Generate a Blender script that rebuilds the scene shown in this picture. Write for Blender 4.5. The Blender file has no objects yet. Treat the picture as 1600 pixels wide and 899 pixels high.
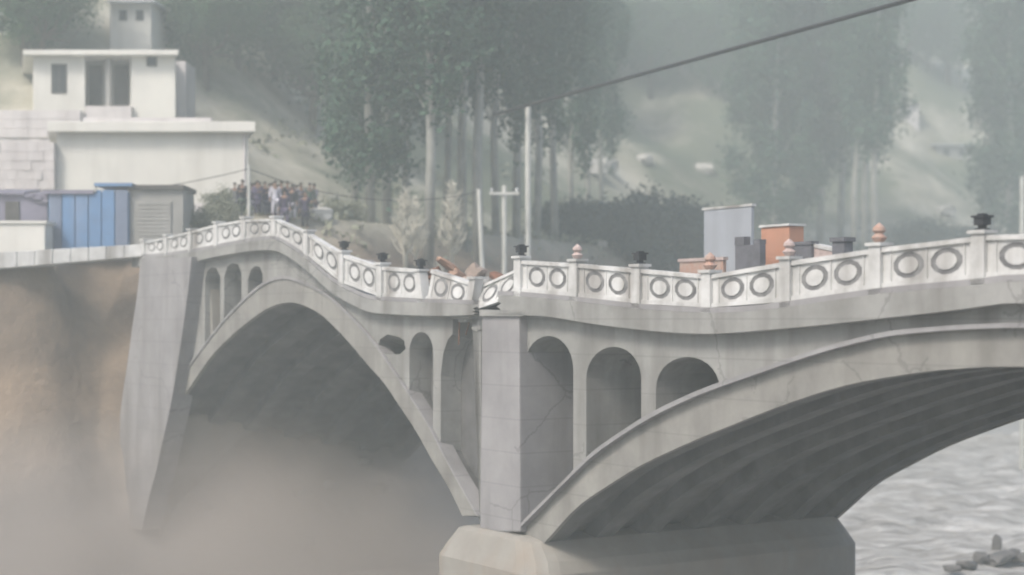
import bpy, bmesh, math, random
import numpy as np
from mathutils import Vector, Matrix, noise
from mathutils.geometry import tessellate_polygon
R = random.Random(7)
NR = np.random.default_rng(7)
S = bpy.context.scene
COL = S.collection

# ------------------------------------------------------------------ camera, sky, sun, exposure
F = 2525.0                      # focal length in photo pixels (1600 wide); horizon at row 500
cam = bpy.data.cameras.new('camera')
cam.sensor_width = 36.0
cam.lens = F / 1600 * 36.0
cam.shift_y = 50.5 / 1600
cam.clip_end = 3000
cam.clip_start = 0.1
cam.dof.use_dof = True
cam.dof.focus_distance = 43.0
cam.dof.aperture_fstop = 0.34
camo = bpy.data.objects.new('camera', cam)
COL.objects.link(camo)
camo.location = (0, 0, 0)
camo.rotation_euler = (math.radians(90), 0, 0)
S.camera = camo
SUN_EL, SUN_AZ = 48.0, 222.0    # azimuth clockwise from +Y: behind the camera, to its left
world = bpy.data.worlds.new('World')
S.world = world
world.use_nodes = True
wn = world.node_tree
wn.nodes.clear()
sky = wn.nodes.new('ShaderNodeTexSky')
sky.sky_type = 'NISHITA'
sky.sun_disc = False
sky.sun_elevation = math.radians(SUN_EL)
sky.sun_rotation = math.radians(SUN_AZ)
sky.air_density = 1.0
sky.dust_density = 4.0
sky.ozone_density = 1.0
bg = wn.nodes.new('ShaderNodeBackground')
bg.inputs['Strength'].default_value = 0.12
wo = wn.nodes.new('ShaderNodeOutputWorld')
wn.links.new(sky.outputs[0], bg.inputs['Color'])
wn.links.new(bg.outputs[0], wo.inputs['Surface'])
sd = bpy.data.lights.new('sun', 'SUN')
sd.energy = 1.5
sd.angle = math.radians(14)
sd.color = (1.0, 0.94, 0.86)
so = bpy.data.objects.new('sun', sd)
COL.objects.link(so)
az, el = math.radians(SUN_AZ), math.radians(SUN_EL)
tosun = Vector((math.sin(az) * math.cos(el), math.cos(az) * math.cos(el), math.sin(el)))
so.rotation_euler = tosun.to_track_quat('Z', 'Y').to_euler()
so.location = tosun * 100
S.view_settings.view_transform = 'Standard'
S.view_settings.look = 'None'
S.view_settings.exposure = 1.2
S.view_settings.gamma = 1.0
S.cycles.filter_width = 2.0
S.cycles.max_bounces = 6
S.cycles.volume_bounces = 1

# ------------------------------------------------------------------ frames of reference
UX, UY = -0.539, 0.842          # along the bridge, towards the far bank (t)
PX, PY = 0.842, 0.539           # across the bridge, away from the camera (w)
OX, OY = 0.364, 45.9
BW = 11.3                       # width of the bridge
def P(t, w, z):
    return (OX + UX * t + PX * w, OY + UY * t + PY * w, z)
def tw(x, y):
    return (UX * (x - OX) + UY * (y - OY), PX * (x - OX) + PY * (y - OY))
def Fc(px, py, w=0.0):          # photo pixel -> (t, z) on the bridge's upright plane at depth w
    q = (px - 800) / F
    x0, y0 = OX + PX * w, OY + PY * w
    t = (x0 - q * y0) / (q * UY - UX)
    return t, (500 - py) / F * (y0 + UY * t)
def FL(pts, w=0.0):
    return [Fc(a, b, w) for a, b in pts]
def at(px, py, Y):
    return ((px - 800) / F * Y, Y, (500 - py) / F * Y)
def catmull(pts, n=6):
    out = []
    m = len(pts)
    for i in range(m - 1):
        p0, p1, p2, p3 = pts[max(i - 1, 0)], pts[i], pts[i + 1], pts[min(i + 2, m - 1)]
        for k in range(n):
            s = k / n
            out.append(tuple(0.5 * (2 * p1[c] + (p2[c] - p0[c]) * s + (2 * p0[c] - 5 * p1[c] + 4 * p2[c] - p3[c]) * s * s
                             + (3 * p1[c] - p0[c] - 3 * p2[c] + p3[c]) * s ** 3) for c in (0, 1)))
    out.append(pts[-1])
    return out
def resample(pts, n):
    d = [0.0]
    for a, b in zip(pts, pts[1:]):
        d.append(d[-1] + math.hypot(b[0] - a[0], b[1] - a[1]))
    ts = np.linspace(0, d[-1], n)
    xs = np.interp(ts, d, [p[0] for p in pts])
    ys = np.interp(ts, d, [p[1] for p in pts])
    return list(zip(xs.tolist(), ys.tolist()))
def curve_z(pts):
    q = sorted(pts)
    a = [p[0] for p in q]; b = [p[1] for p in q]
    return lambda t: float(np.interp(t, a, b))
def sm(a, b, x):
    s = min(1.0, max(0.0, (x - a) / (b - a)))
    return s * s * (3 - 2 * s)

# ------------------------------------------------------------------ materials
def mat(name, col, col2=None, scale=1.0, rough=0.85, bump=0.2, stretch=(1, 1, 1), stain=None, stain_amt=0.5, det=6.0, joints=False):
    m = bpy.data.materials.new(name)
    m.use_nodes = True
    nt = m.node_tree
    b = nt.nodes['Principled BSDF']
    b.inputs['Roughness'].default_value = rough
    b.inputs['Specular IOR Level'].default_value = 0.25
    tc = nt.nodes.new('ShaderNodeTexCoord')
    mp = nt.nodes.new('ShaderNodeMapping')
    mp.inputs['Scale'].default_value = stretch
    nt.links.new(tc.outputs['Object'], mp.inputs['Vector'])
    n = nt.nodes.new('ShaderNodeTexNoise')
    n.inputs['Scale'].default_value = scale
    n.inputs['Detail'].default_value = det
    n.inputs['Roughness'].default_value = 0.65
    nt.links.new(mp.outputs[0], n.inputs['Vector'])
    cr = nt.nodes.new('ShaderNodeValToRGB')
    cr.color_ramp.elements[0].position = 0.33
    cr.color_ramp.elements[1].position = 0.67
    c2 = col2 or tuple(c * 0.75 for c in col)
    cr.color_ramp.elements[0].color = (*c2, 1)
    cr.color_ramp.elements[1].color = (*col, 1)
    nt.links.new(n.outputs['Fac'], cr.inputs['Fac'])
    out = cr.outputs['Color']
    if stain:
        n2 = nt.nodes.new('ShaderNodeTexNoise')
        mp2 = nt.nodes.new('ShaderNodeMapping')
        mp2.inputs['Scale'].default_value = (1.1, 1.1, 0.16)
        nt.links.new(tc.outputs['Object'], mp2.inputs['Vector'])
        n2.inputs['Scale'].default_value = 1.0
        n2.inputs['Detail'].default_value = 5
        nt.links.new(mp2.outputs[0], n2.inputs['Vector'])
        r2 = nt.nodes.new('ShaderNodeValToRGB')
        r2.color_ramp.elements[0].position = 0.48
        r2.color_ramp.elements[1].position = 0.72
        r2.color_ramp.elements[1].color = (stain_amt,) * 3 + (1,)
        nt.links.new(n2.outputs['Fac'], r2.inputs['Fac'])
        mx = nt.nodes.new('ShaderNodeMixRGB')
        mx.inputs['Color2'].default_value = (*stain, 1)
        nt.links.new(out, mx.inputs['Color1'])
        nt.links.new(r2.outputs['Color'], mx.inputs['Fac'])
        out = mx.outputs['Color']
    if joints:
        sx = nt.nodes.new('ShaderNodeSeparateXYZ')
        nt.links.new(tc.outputs['Object'], sx.inputs[0])
        def mth(op, a, v):
            q = nt.nodes.new('ShaderNodeMath'); q.operation = op
            nt.links.new(a, q.inputs[0])
            if isinstance(v, float): q.inputs[1].default_value = v
            else: nt.links.new(v, q.inputs[1])
            return q.outputs[0]
        fr = mth('FRACT', mth('MULTIPLY', sx.outputs['Z'], 1.05), 0.0)
        line = mth('MULTIPLY', mth('LESS_THAN', fr, 0.045), 0.18)
        vo = nt.nodes.new('ShaderNodeTexVoronoi'); vo.feature = 'DISTANCE_TO_EDGE'; vo.inputs['Scale'].default_value = 0.42
        ad = nt.nodes.new('ShaderNodeMixRGB'); ad.blend_type = 'ADD'; ad.inputs['Fac'].default_value = 0.9
        nt.links.new(mp.outputs[0], ad.inputs['Color1']); nt.links.new(n.outputs['Color'], ad.inputs['Color2'])
        nt.links.new(ad.outputs[0], vo.inputs['Vector'])
        n3 = nt.nodes.new('ShaderNodeTexNoise'); n3.inputs['Scale'].default_value = 0.3
        nt.links.new(tc.outputs['Object'], n3.inputs['Vector'])
        crk = mth('MULTIPLY', mth('MULTIPLY', mth('LESS_THAN', vo.outputs['Distance'], 0.010), mth('GREATER_THAN', n3.outputs['Fac'], 0.55)), 0.32)
        mj = nt.nodes.new('ShaderNodeMixRGB'); mj.inputs['Color2'].default_value = (0.07, 0.07, 0.068, 1)
        nt.links.new(out, mj.inputs['Color1']); nt.links.new(mth('MAXIMUM', line, crk), mj.inputs['Fac'])
        out = mj.outputs['Color']
    nt.links.new(out, b.inputs['Base Color'])
    if bump:
        bp = nt.nodes.new('ShaderNodeBump')
        bp.inputs['Strength'].default_value = bump
        bp.inputs['Distance'].default_value = 0.08
        nt.links.new(n.outputs['Fac'], bp.inputs['Height'])
        nt.links.new(bp.outputs[0], b.inputs['Normal'])
    return m
M = {}
M['concrete'] = mat('concrete', (0.30, 0.30, 0.29), (0.20, 0.20, 0.19), 0.6, stain=(0.12, 0.115, 0.105), stain_amt=0.75, joints=True)
M['concrete_ring'] = mat('concrete_ring', (0.275, 0.27, 0.25), (0.185, 0.18, 0.17), 0.7, stain=(0.12, 0.115, 0.105), stain_amt=0.6, joints=True)
M['concrete_pale'] = mat('concrete_pale', (0.295, 0.29, 0.295), (0.21, 0.205, 0.21), 0.5, stain=(0.14, 0.135, 0.13), stain_amt=0.6, joints=True)
M['soffit_shade'] = mat('soffit_shade', (0.15, 0.15, 0.15), (0.085, 0.085, 0.085), 0.8, stain=(0.06, 0.06, 0.06), stain_amt=0.5)  # concrete darkened: shade under the arches and in the voids put into its colour
M['plinth'] = mat('plinth', (0.285, 0.275, 0.25), (0.225, 0.212, 0.19), 0.6, stain=(0.25, 0.21, 0.17), stain_amt=0.6)
M['rail'] = mat('rail_paint', (0.60, 0.605, 0.60), (0.38, 0.38, 0.37), 0.9, 0.8, 0.2, stain=(0.19, 0.175, 0.16), stain_amt=0.9)
M['ring'] = mat('ring_paint', (0.22, 0.22, 0.22), (0.09, 0.09, 0.095), 3.0, 0.7, 0.1)
M['dark_stone'] = mat('dark_stone', (0.035, 0.038, 0.045), (0.02, 0.02, 0.025), 4.0, 0.6)
M['lotus'] = mat('lotus_paint', (0.37, 0.22, 0.17), (0.36, 0.29, 0.25), 5.0, 0.6)
M['pink_stone'] = mat('pink_stone', (0.45, 0.36, 0.34), (0.35, 0.28, 0.26), 5.0, 0.7)
M['asphalt'] = mat('asphalt', (0.06, 0.06, 0.06), (0.045, 0.045, 0.045), 6.0)
M['white'] = mat('whitewash', (0.63, 0.62, 0.575), (0.56, 0.55, 0.515), 0.35, 0.8, 0.06, stain=(0.44, 0.425, 0.39), stain_amt=0.5)
M['grey_wall'] = mat('grey_render', (0.33, 0.325, 0.31), (0.27, 0.265, 0.25), 0.8, stain=(0.2, 0.2, 0.19))
M['pale_wall'] = mat('pale_render', (0.60, 0.57, 0.56), (0.50, 0.475, 0.47), 0.6, stain=(0.33, 0.3, 0.3))
M['dark_open'] = mat('dark_timber', (0.10, 0.095, 0.09), (0.07, 0.065, 0.06), 3.0)
M['glass'] = mat('window_glass', (0.05, 0.055, 0.06), (0.04, 0.045, 0.05), 1.0, 0.15, 0.0)
M['blue'] = mat('blue_sheet', (0.125, 0.235, 0.41), (0.12, 0.20, 0.33), 1.2, 0.55, 0.1, stain=(0.22, 0.28, 0.40), stain_amt=0.5)
M['blue_grey'] = mat('faded_blue_sheet', (0.17, 0.205, 0.28), (0.14, 0.17, 0.24), 1.2, 0.6)
M['mauve'] = mat('mauve_sheet', (0.22, 0.21, 0.27), (0.17, 0.16, 0.2), 1.2, 0.6)
M['crate'] = mat('crate_paint', (0.14, 0.14, 0.16), (0.09, 0.09, 0.10), 2.0, 0.7)
M['tin'] = mat('tin_roof', (0.55, 0.57, 0.6), (0.45, 0.47, 0.5), 1.5, 0.45)
M['board'] = mat('board_paint', (0.34, 0.365, 0.40), (0.29, 0.31, 0.345), 0.7, 0.6, 0.05, stain=(0.24, 0.25, 0.275))
M['orange'] = mat('orange_paint', (0.46, 0.22, 0.14), (0.40, 0.21, 0.14), 1.5, 0.6, 0.1, stain=(0.42, 0.26, 0.2))
M['bark_pale'] = mat('poplar_bark', (0.34, 0.34, 0.31), (0.18, 0.18, 0.165), 2.0, 0.9, 0.3, (1, 1, 0.4))
M['bark'] = mat('bark', (0.12, 0.10, 0.08), (0.08, 0.065, 0.05), 2.0)
M['leaf'] = mat('poplar_leaves', (0.055, 0.105, 0.062), (0.030, 0.068, 0.045), 0.55, 0.7, 0)
M['leaf_b'] = mat('broad_leaves', (0.06, 0.12, 0.05), (0.025, 0.06, 0.03), 0.5, 0.7, 0)
M['leaf_c'] = mat('bush_leaves', (0.055, 0.075, 0.06), (0.03, 0.042, 0.04), 0.5, 0.75, 0)
M['leaf_g'] = mat('dusty_leaves', (0.26, 0.27, 0.20), (0.17, 0.18, 0.135), 0.8, 0.8, 0)
M['dry'] = mat('dry_stems', (0.55, 0.53, 0.46), (0.42, 0.40, 0.33), 1.0, 0.9, 0)
M['rock'] = mat('rock', (0.16, 0.155, 0.15), (0.08, 0.08, 0.08), 1.6, 0.8, 0.5)
M['rock_pale'] = mat('pale_rock', (0.48, 0.47, 0.44), (0.34, 0.33, 0.31), 1.2, 0.85, 0.4)
M['steel_pole'] = mat('pale_pole', (0.50, 0.50, 0.47), (0.40, 0.40, 0.37), 1.5, 0.8)
M['cable'] = mat('cable', (0.03, 0.03, 0.032), (0.025, 0.025, 0.025), 2, 0.6, 0)
M['dust_rubble'] = mat('dust_rubble', (0.40, 0.32, 0.275), (0.22, 0.18, 0.155), 2.2, 0.95, 0.8)
M['lotus_dust'] = mat('dusty_orange_paint', (0.40, 0.24, 0.17), (0.28, 0.20, 0.16), 3, 0.9)
M['rust'] = mat('rusty_steel', (0.20, 0.09, 0.055), (0.12, 0.06, 0.04), 5, 0.9)
M['skin'] = mat('skin', (0.24, 0.15, 0.11), (0.20, 0.125, 0.09), 6, 0.6, 0)
M['hair'] = mat('hair', (0.02, 0.018, 0.016), (0.015, 0.012, 0.01), 8, 0.7, 0)
CLOTH = {'dark purple': (0.05, 0.04, 0.075), 'white': (0.55, 0.54, 0.60), 'black': (0.03, 0.03, 0.038), 'grey': (0.17, 0.17, 0.20),
         'mauve': (0.12, 0.10, 0.16), 'dark green': (0.05, 0.085, 0.07), 'navy': (0.045, 0.05, 0.10), 'brown': (0.17, 0.12, 0.09)}
for k, c in CLOTH.items():
    M['cloth_' + k] = mat('cloth_' + k.replace(' ', '_'), c, tuple(v * 0.8 for v in c), 6, 0.85, 0)

def terrain_mat():
    m = bpy.data.materials.new('earth')
    m.use_nodes = True
    nt = m.node_tree
    b = nt.nodes['Principled BSDF']
    b.inputs['Roughness'].default_value = 0.95
    tc = nt.nodes.new('ShaderNodeTexCoord')
    def nz(scale, det=7, st=(1, 1, 1)):
        mp = nt.nodes.new('ShaderNodeMapping')
        mp.inputs['Scale'].default_value = st
        n = nt.nodes.new('ShaderNodeTexNoise')
        n.inputs['Scale'].default_value = scale
        n.inputs['Detail'].default_value = det
        n.inputs['Roughness'].default_value = 0.62
        nt.links.new(tc.outputs['Object'], mp.inputs['Vector'])
        nt.links.new(mp.outputs[0], n.inputs['Vector'])
        return n
    def ramp(src, stops):
        r = nt.nodes.new('ShaderNodeValToRGB')
        e = r.color_ramp.elements
        while len(e) < len(stops):
            e.new(0.5)
        for i, (p, c) in enumerate(stops):
            e[i].position = p
            e[i].color = (*c, 1)
        nt.links.new(src, r.inputs['Fac'])
        return r.outputs['Color']
    n1 = nz(0.10)
    earth = ramp(n1.outputs['Fac'], [(0.34, (0.10, 0.078, 0.062)), (0.5, (0.18, 0.138, 0.102)), (0.62, (0.30, 0.225, 0.16))])
    n2 = nz(0.05, 8)
    grass = ramp(n2.outputs['Fac'], [(0.35, (0.065, 0.085, 0.055)), (0.6, (0.13, 0.14, 0.09))])
    n3 = nz(0.045, 8)
    mask = ramp(n3.outputs['Fac'], [(0.42, (0, 0, 0)), (0.54, (1, 1, 1))])
    # vegetation keeps to the upper slopes: by height
    sep = nt.nodes.new('ShaderNodeSeparateXYZ')
    nt.links.new(tc.outputs['Object'], sep.inputs[0])
    mr = nt.nodes.new('ShaderNodeMapRange')
    mr.inputs['From Min'].default_value = 4.0
    mr.inputs['From Max'].default_value = 9.0
    nt.links.new(sep.outputs['Z'], mr.inputs['Value'])
    mu = nt.nodes.new('ShaderNodeMath')
    mu.operation = 'MULTIPLY'
    nt.links.new(mr.outputs[0], mu.inputs[0])
    nt.links.new(mask, mu.inputs[1])
    mx = nt.nodes.new('ShaderNodeMixRGB')
    nt.links.new(mu.outputs[0], mx.inputs['Fac'])
    nt.links.new(earth, mx.inputs['Color1'])
    nt.links.new(grass, mx.inputs['Color2'])
    n5 = nz(0.16, 8)
    slope = ramp(n5.outputs['Fac'], [(0.35, (0.19, 0.185, 0.145)), (0.5, (0.31, 0.295, 0.235)), (0.66, (0.46, 0.44, 0.37))])
    m5 = nt.nodes.new('ShaderNodeMapRange')
    m5.inputs['From Min'].default_value = 3.0
    m5.inputs['From Max'].default_value = 6.0
    nt.links.new(sep.outputs['Z'], m5.inputs['Value'])
    mx5 = nt.nodes.new('ShaderNodeMixRGB')
    nt.links.new(m5.outputs[0], mx5.inputs['Fac'])
    nt.links.new(earth, mx5.inputs['Color1'])
    nt.links.new(slope, mx5.inputs['Color2'])
    nt.links.new(mx5.outputs[0], mx.inputs['Color1'])
    silt = nt.nodes.new('ShaderNodeMixRGB')
    silt.inputs['Color2'].default_value = (0.32, 0.315, 0.31, 1)
    ms = nt.nodes.new('ShaderNodeMapRange')
    ms.inputs['From Min'].default_value = -4.0
    ms.inputs['From Max'].default_value = -10.5
    nt.links.new(sep.outputs['Z'], ms.inputs['Value'])
    nt.links.new(ms.outputs[0], silt.inputs['Fac'])
    nt.links.new(mx.outputs[0], silt.inputs['Color1'])
    nt.links.new(silt.outputs[0], b.inputs['Base Color'])
    n4 = nz(0.9, 8)
    bp = nt.nodes.new('ShaderNodeBump')
    bp.inputs['Strength'].default_value = 0.6
    bp.inputs['Distance'].default_value = 0.4
    nt.links.new(n4.outputs['Fac'], bp.inputs['Height'])
    nt.links.new(bp.outputs[0], b.inputs['Normal'])
    return m
M['earth'] = terrain_mat()

def water_mat():
    m = bpy.data.materials.new('muddy_water')
    m.use_nodes = True
    nt = m.node_tree
    b = nt.nodes['Principled BSDF']
    b.inputs['Roughness'].default_value = 0.38
    b.inputs['Specular IOR Level'].default_value = 0.4
    tc = nt.nodes.new('ShaderNodeTexCoord')
    mp = nt.nodes.new('ShaderNodeMapping')
    mp.inputs['Rotation'].default_value = (0, 0, math.radians(-32.6))
    mp.inputs['Scale'].default_value = (0.22, 0.6, 0.5)
    n = nt.nodes.new('ShaderNodeTexNoise')
    n.inputs['Scale'].default_value = 1.0
    n.inputs['Detail'].default_value = 9
    n.inputs['Roughness'].default_value = 0.7
    n.inputs['Distortion'].default_value = 1.2
    nt.links.new(tc.outputs['Object'], mp.inputs['Vector'])
    nt.links.new(mp.outputs[0], n.inputs['Vector'])
    cr = nt.nodes.new('ShaderNodeValToRGB')
    e = cr.color_ramp.elements
    e[0].position = 0.38; e[0].color = (0.30, 0.285, 0.265, 1)
    e[1].position = 0.62; e[1].color = (0.74, 0.73, 0.70, 1)
    x = e.new(0.5); x.color = (0.50, 0.485, 0.46, 1)
    nt.links.new(n.outputs['Fac'], cr.inputs['Fac'])
    nt.links.new(cr.outputs['Color'], b.inputs['Base Color'])
    bp = nt.nodes.new('ShaderNodeBump')
    bp.inputs['Strength'].default_value = 0.9
    bp.inputs['Distance'].default_value = 1.0
    nt.links.new(n.outputs['Fac'], bp.inputs['Height'])
    nt.links.new(bp.outputs[0], b.inputs['Normal'])
    return m
M['water'] = water_mat()

# ------------------------------------------------------------------ object helpers
def link(name, me, m, parent=None):
    o = bpy.data.objects.new(name, me)
    if m is not None:
        me.materials.append(m)
    COL.objects.link(o)
    if parent is not None:
        o.parent = parent
        o.matrix_parent_inverse = parent.matrix_world.inverted() if False else Matrix.Translation(-parent.location) if parent.rotation_euler[:] == (0, 0, 0) and parent.parent is None else Matrix.Identity(4)
    return o
def tag(o, label=None, cat=None, group=None, kind=None):
    if label: o['label'] = label
    if cat: o['category'] = cat
    if group: o['group'] = group
    if kind: o['kind'] = kind
    return o
def empty(name, loc, label, cat, group=None):
    o = bpy.data.objects.new(name, None)
    o.location = loc
    o.empty_display_size = 0.3
    COL.objects.link(o)
    return tag(o, label, cat, group)
class MB:
    def __init__(s):
        s.v = []; s.f = []
    def add(s, vs, fs):
        k = len(s.v)
        s.v += [tuple(v) for v in vs]
        s.f += [tuple(i + k for i in f) for f in fs]
    def hexa(s, c):             # 8 corners: bottom loop of four, top loop of four
        s.add(c, [(3, 2, 1, 0), (4, 5, 6, 7), (0, 1, 5, 4), (1, 2, 6, 5), (2, 3, 7, 6), (3, 0, 4, 7)])
    def box(s, x0, x1, y0, y1, z0, z1):
        s.hexa([(x0, y0, z0), (x1, y0, z0), (x1, y1, z0), (x0, y1, z0), (x0, y0, z1), (x1, y0, z1), (x1, y1, z1), (x0, y1, z1)])
    def tbox(s, t0, t1, w0, w1, z0, z1):
        s.hexa([P(t0, w0, z0), P(t0, w1, z0), P(t1, w1, z0), P(t1, w0, z0), P(t0, w0, z1), P(t0, w1, z1), P(t1, w1, z1), P(t1, w0, z1)])
    def prism(s, loops, w0, w1, fn=None):   # (t, z) loops, the first the outline and the rest holes
        fn = fn or P
        pts = [p for l in loops for p in l]
        tri = tessellate_polygon([[Vector((a, b, 0)) for a, b in l] for l in loops])
        n = len(pts)
        vs = [fn(a, w0, b) for a, b in pts] + [fn(a, w1, b) for a, b in pts]
        fs = [tuple(t) for t in tri] + [tuple(i + n for i in reversed(t)) for t in tri]
        k = 0
        for l in loops:
            m = len(l)
            fs += [(k + i, k + (i + 1) % m, n + k + (i + 1) % m, n + k + i) for i in range(m)]
            k += m
        s.add(vs, fs)
    def tube(s, pts, rad, seg=8, cap=True):
        pts = [Vector(p) for p in pts]
        n = len(pts)
        k = len(s.v)
        for i, p in enumerate(pts):
            d = (pts[min(i + 1, n - 1)] - pts[max(i - 1, 0)]).normalized()
            a = d.orthogonal().normalized()
            if abs(d.z) > 0.7:
                a = Vector((1, 0, 0)); a = (a - d * a.dot(d)).normalized()
            b = d.cross(a)
            r = rad[i] if isinstance(rad, (list, tuple)) else rad
            for j in range(seg):
                u = 2 * math.pi * j / seg
                s.v.append(tuple(p + (a * math.cos(u) + b * math.sin(u)) * r))
        for i in range(n - 1):
            for j in range(seg):
                s.f.append((k + i * seg + j, k + i * seg + (j + 1) % seg, k + (i + 1) * seg + (j + 1) % seg, k + (i + 1) * seg + j))
        if cap:
            s.f.append(tuple(k + j for j in reversed(range(seg))))
            s.f.append(tuple(k + (n - 1) * seg + j for j in range(seg)))
    def lathe(s, c, prof, seg=10):
        k = len(s.v)
        for r, z in prof:
            for j in range(seg):
                u = 2 * math.pi * j / seg
                s.v.append((c[0] + r * math.cos(u), c[1] + r * math.sin(u), c[2] + z))
        for i in range(len(prof) - 1):
            for j in range(seg):
                s.f.append((k + i * seg + j, k + i * seg + (j + 1) % seg, k + (i + 1) * seg + (j + 1) % seg, k + (i + 1) * seg + j))
        s.f.append(tuple(k + j for j in reversed(range(seg))))
        s.f.append(tuple(k + (len(prof) - 1) * seg + j for j in range(seg)))
    def mesh(s, name, smooth=False):
        me = bpy.data.meshes.new(name)
        me.from_pydata(s.v, [], s.f)
        bm = bmesh.new(); bm.from_mesh(me)
        bmesh.ops.recalc_face_normals(bm, faces=bm.faces)
        bm.to_mesh(me); bm.free()
        if smooth:
            me.polygons.foreach_set('use_smooth', [True] * len(me.polygons))
        return me
    def build(s, name, m, parent=None, bevel=0.0, smooth=False):
        o = link(name, s.mesh(name, smooth), m, parent)
        if bevel:
            b = o.modifiers.new('bevel', 'BEVEL')
            b.width = bevel; b.segments = 2; b.limit_method = 'ANGLE'
        return o
def rough_block(c, size, seed, rot=0.0, tilt=0.0):
    rr = random.Random(seed)
    bm = bmesh.new()
    bmesh.ops.create_icosphere(bm, subdivisions=2, radius=1.0)
    off = Vector((rr.uniform(0, 90), rr.uniform(0, 90), rr.uniform(0, 90)))
    for v in bm.verts:
        q = v.co.copy()
        for a in range(3):
            q[a] = max(-0.72, min(0.72, q[a]))
        q *= 1.0 + 0.35 * noise.noise(q * 1.6 + off)
        v.co = Vector((q.x * size[0], q.y * size[1], q.z * size[2]))
    bm.transform(Matrix.Translation(c) @ Matrix.Rotation(rot, 4, 'Z') @ Matrix.Rotation(tilt, 4, 'Y'))
    me = bpy.data.meshes.new('block')
    bm.to_mesh(me); bm.free()
    return me

# ------------------------------------------------------------------ the ground
WATER_Z = -11.0
def tb(w):
    if w < 0:
        return 30.5 - 0.55 * w + 1.2 * min(1, -w) + 4.0 * math.exp(-((w + 0.2) / 2.6) ** 2)
    if w < 12:
        return 30.5 + 4.0 * math.exp(-((w + 0.2) / 2.6) ** 2)
    return 30.5 + 0.6 * (min(w, 80) - 12)
def H(x, y):
    t, w = tw(x, y)
    n = noise.fractal(Vector((x * 0.045, y * 0.045, 3.1)), 0.9, 2.0, 5)
    n2 = noise.fractal(Vector((x * 0.22, y * 0.22, 7.7)), 0.8, 2.0, 4)
    d = t - tb(w)
    if t > -5:
        if d < 0:
            s = min(1.0, -d / 5.5)
            z = 2.75 - 15.5 * (s ** 0.85)
            z += (0.9 * n2 + 0.8 * n) * math.sin(math.pi * s)
        else:
            z = 2.75
            d0 = 2.5 + 2.2 * (1 - sm(1, 5, w))
            z += 1.0 * max(0, min(d, d0 + 2.4) - d0) + 0.03 * max(0, min(d, 14) - 5.5) + 0.5 * max(0, min(d, 30) - 14) + 0.78 * max(0, d - 30)
            a = sm(4, 14, d)
            z += a * (1.1 * n + 0.25 * n2) + sm(25, 60, d) * 6 * n
        z = min(z, 61 + 1.5 * n)
        return z
    # the near bank the camera stands on
    e = -35.0 - t + 0.6 * n2
    if e > 0:
        z = -1.7 + 0.1 * n2
    else:
        z = -1.7 - 11.2 * min(1.0, -e / 6.0)
    k = sm(-6, -1, w) * (1 - sm(12.5, 17.5, w)) * sm(36.5, 40, -t)
    return z * (1 - k) + 2.2 * k
def axis(segs):
    out = []
    for a, b, st in segs:
        out += list(np.arange(a, b, st))
    out.append(segs[-1][1])
    return out
gx = axis([(-330, -110, 11), (-110, -45, 2.6), (-45, 60, 1.0), (60, 130, 2.2), (130, 330, 11)])
gy = axis([(-180, -12, 8), (-12, 20, 1.6), (20, 62, 3), (62, 112, 0.8), (112, 200, 2.0), (200, 300, 4), (300, 420, 12)])
gv = [(x, y, H(x, y)) for y in gy for x in gx]
nx = len(gx)
gf = [(j * nx + i, j * nx + i + 1, (j + 1) * nx + i + 1, (j + 1) * nx + i) for j in range(len(gy) - 1) for i in range(nx - 1)]
gm = bpy.data.meshes.new('ground')
gm.from_pydata(gv, [], gf)
gm.polygons.foreach_set('use_smooth', [True] * len(gm.polygons))
tag(link('ground', gm, M['earth']), kind='structure')

# river: one sheet across the channel, chopped up by the flood
ts = np.arange(-46, 92, 0.7); ws = np.concatenate([np.arange(-110, -20, 3), np.arange(-20, 130, 0.7), np.arange(130, 240, 3)])
rv = []
for w in ws:
    for t in ts:
        x, y, _ = P(t, w, 0)
        q = Vector((t * 0.34, w * 0.17, 0.0))
        a = noise.turbulence(q, 5, True) - 0.6
        b = noise.noise(Vector((t * 0.07, w * 0.05, 5)))
        rv.append((x, y, WATER_Z + 0.75 * a + 0.3 * b))
nt_ = len(ts)
rf = [(j * nt_ + i, j * nt_ + i + 1, (j + 1) * nt_ + i + 1, (j + 1) * nt_ + i) for j in range(len(ws) - 1) for i in range(nt_ - 1)]
rm = bpy.data.meshes.new('river')
rm.from_pydata(rv, [], rf)
rm.polygons.foreach_set('use_smooth', [True] * len(rm.polygons))
tag(link('river', rm, M['water']), kind='structure')

# ------------------------------------------------------------------ the bridge
def base_empty(name, label, cat, group=None, loc=(0, 0, 0)):
    return empty(name, loc, label, cat, group)
def TL(t, w):                   # the far span is twisting: its far edge drops away between the joint and the abutment
    return -0.24 * max(0.0, w) * sm(1.5, 5, t) * (1 - sm(27, 31.5, t))
def PT(t, w, z):
    return P(t, w, z + TL(t, w))
bridge = base_empty('arch_bridge', 'pale concrete arch bridge buckling and breaking beside its pier, with white ring-patterned railings', 'bridge')
TC = Fc(1600, 574)[0]
def mir(pts):                   # mirror about the crown of the near arch
    return [(2 * TC - a, b) for a, b in reversed(pts)]
near_int = catmull(FL([(832, 862), (850, 849), (900, 794), (950, 759), (1000, 728), (1050, 704), (1100, 682), (1150, 662), (1200, 642), (1250, 624),
                       (1300, 608), (1350, 596), (1425, 584), (1475, 578), (1540, 574), (1600, 573)]), 4)
near_ext = catmull(FL([(816, 828), (850, 794), (890, 754), (930, 715), (965, 689), (1020, 654), (1070, 629), (1120, 608), (1200, 580), (1250, 563), (1300, 547),
                       (1350, 534), (1400, 523), (1500, 514), (1600, 510)]), 4)
near_int = near_int + mir(near_int)[1:]
near_ext = near_ext + mir(near_ext)[1:]
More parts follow.
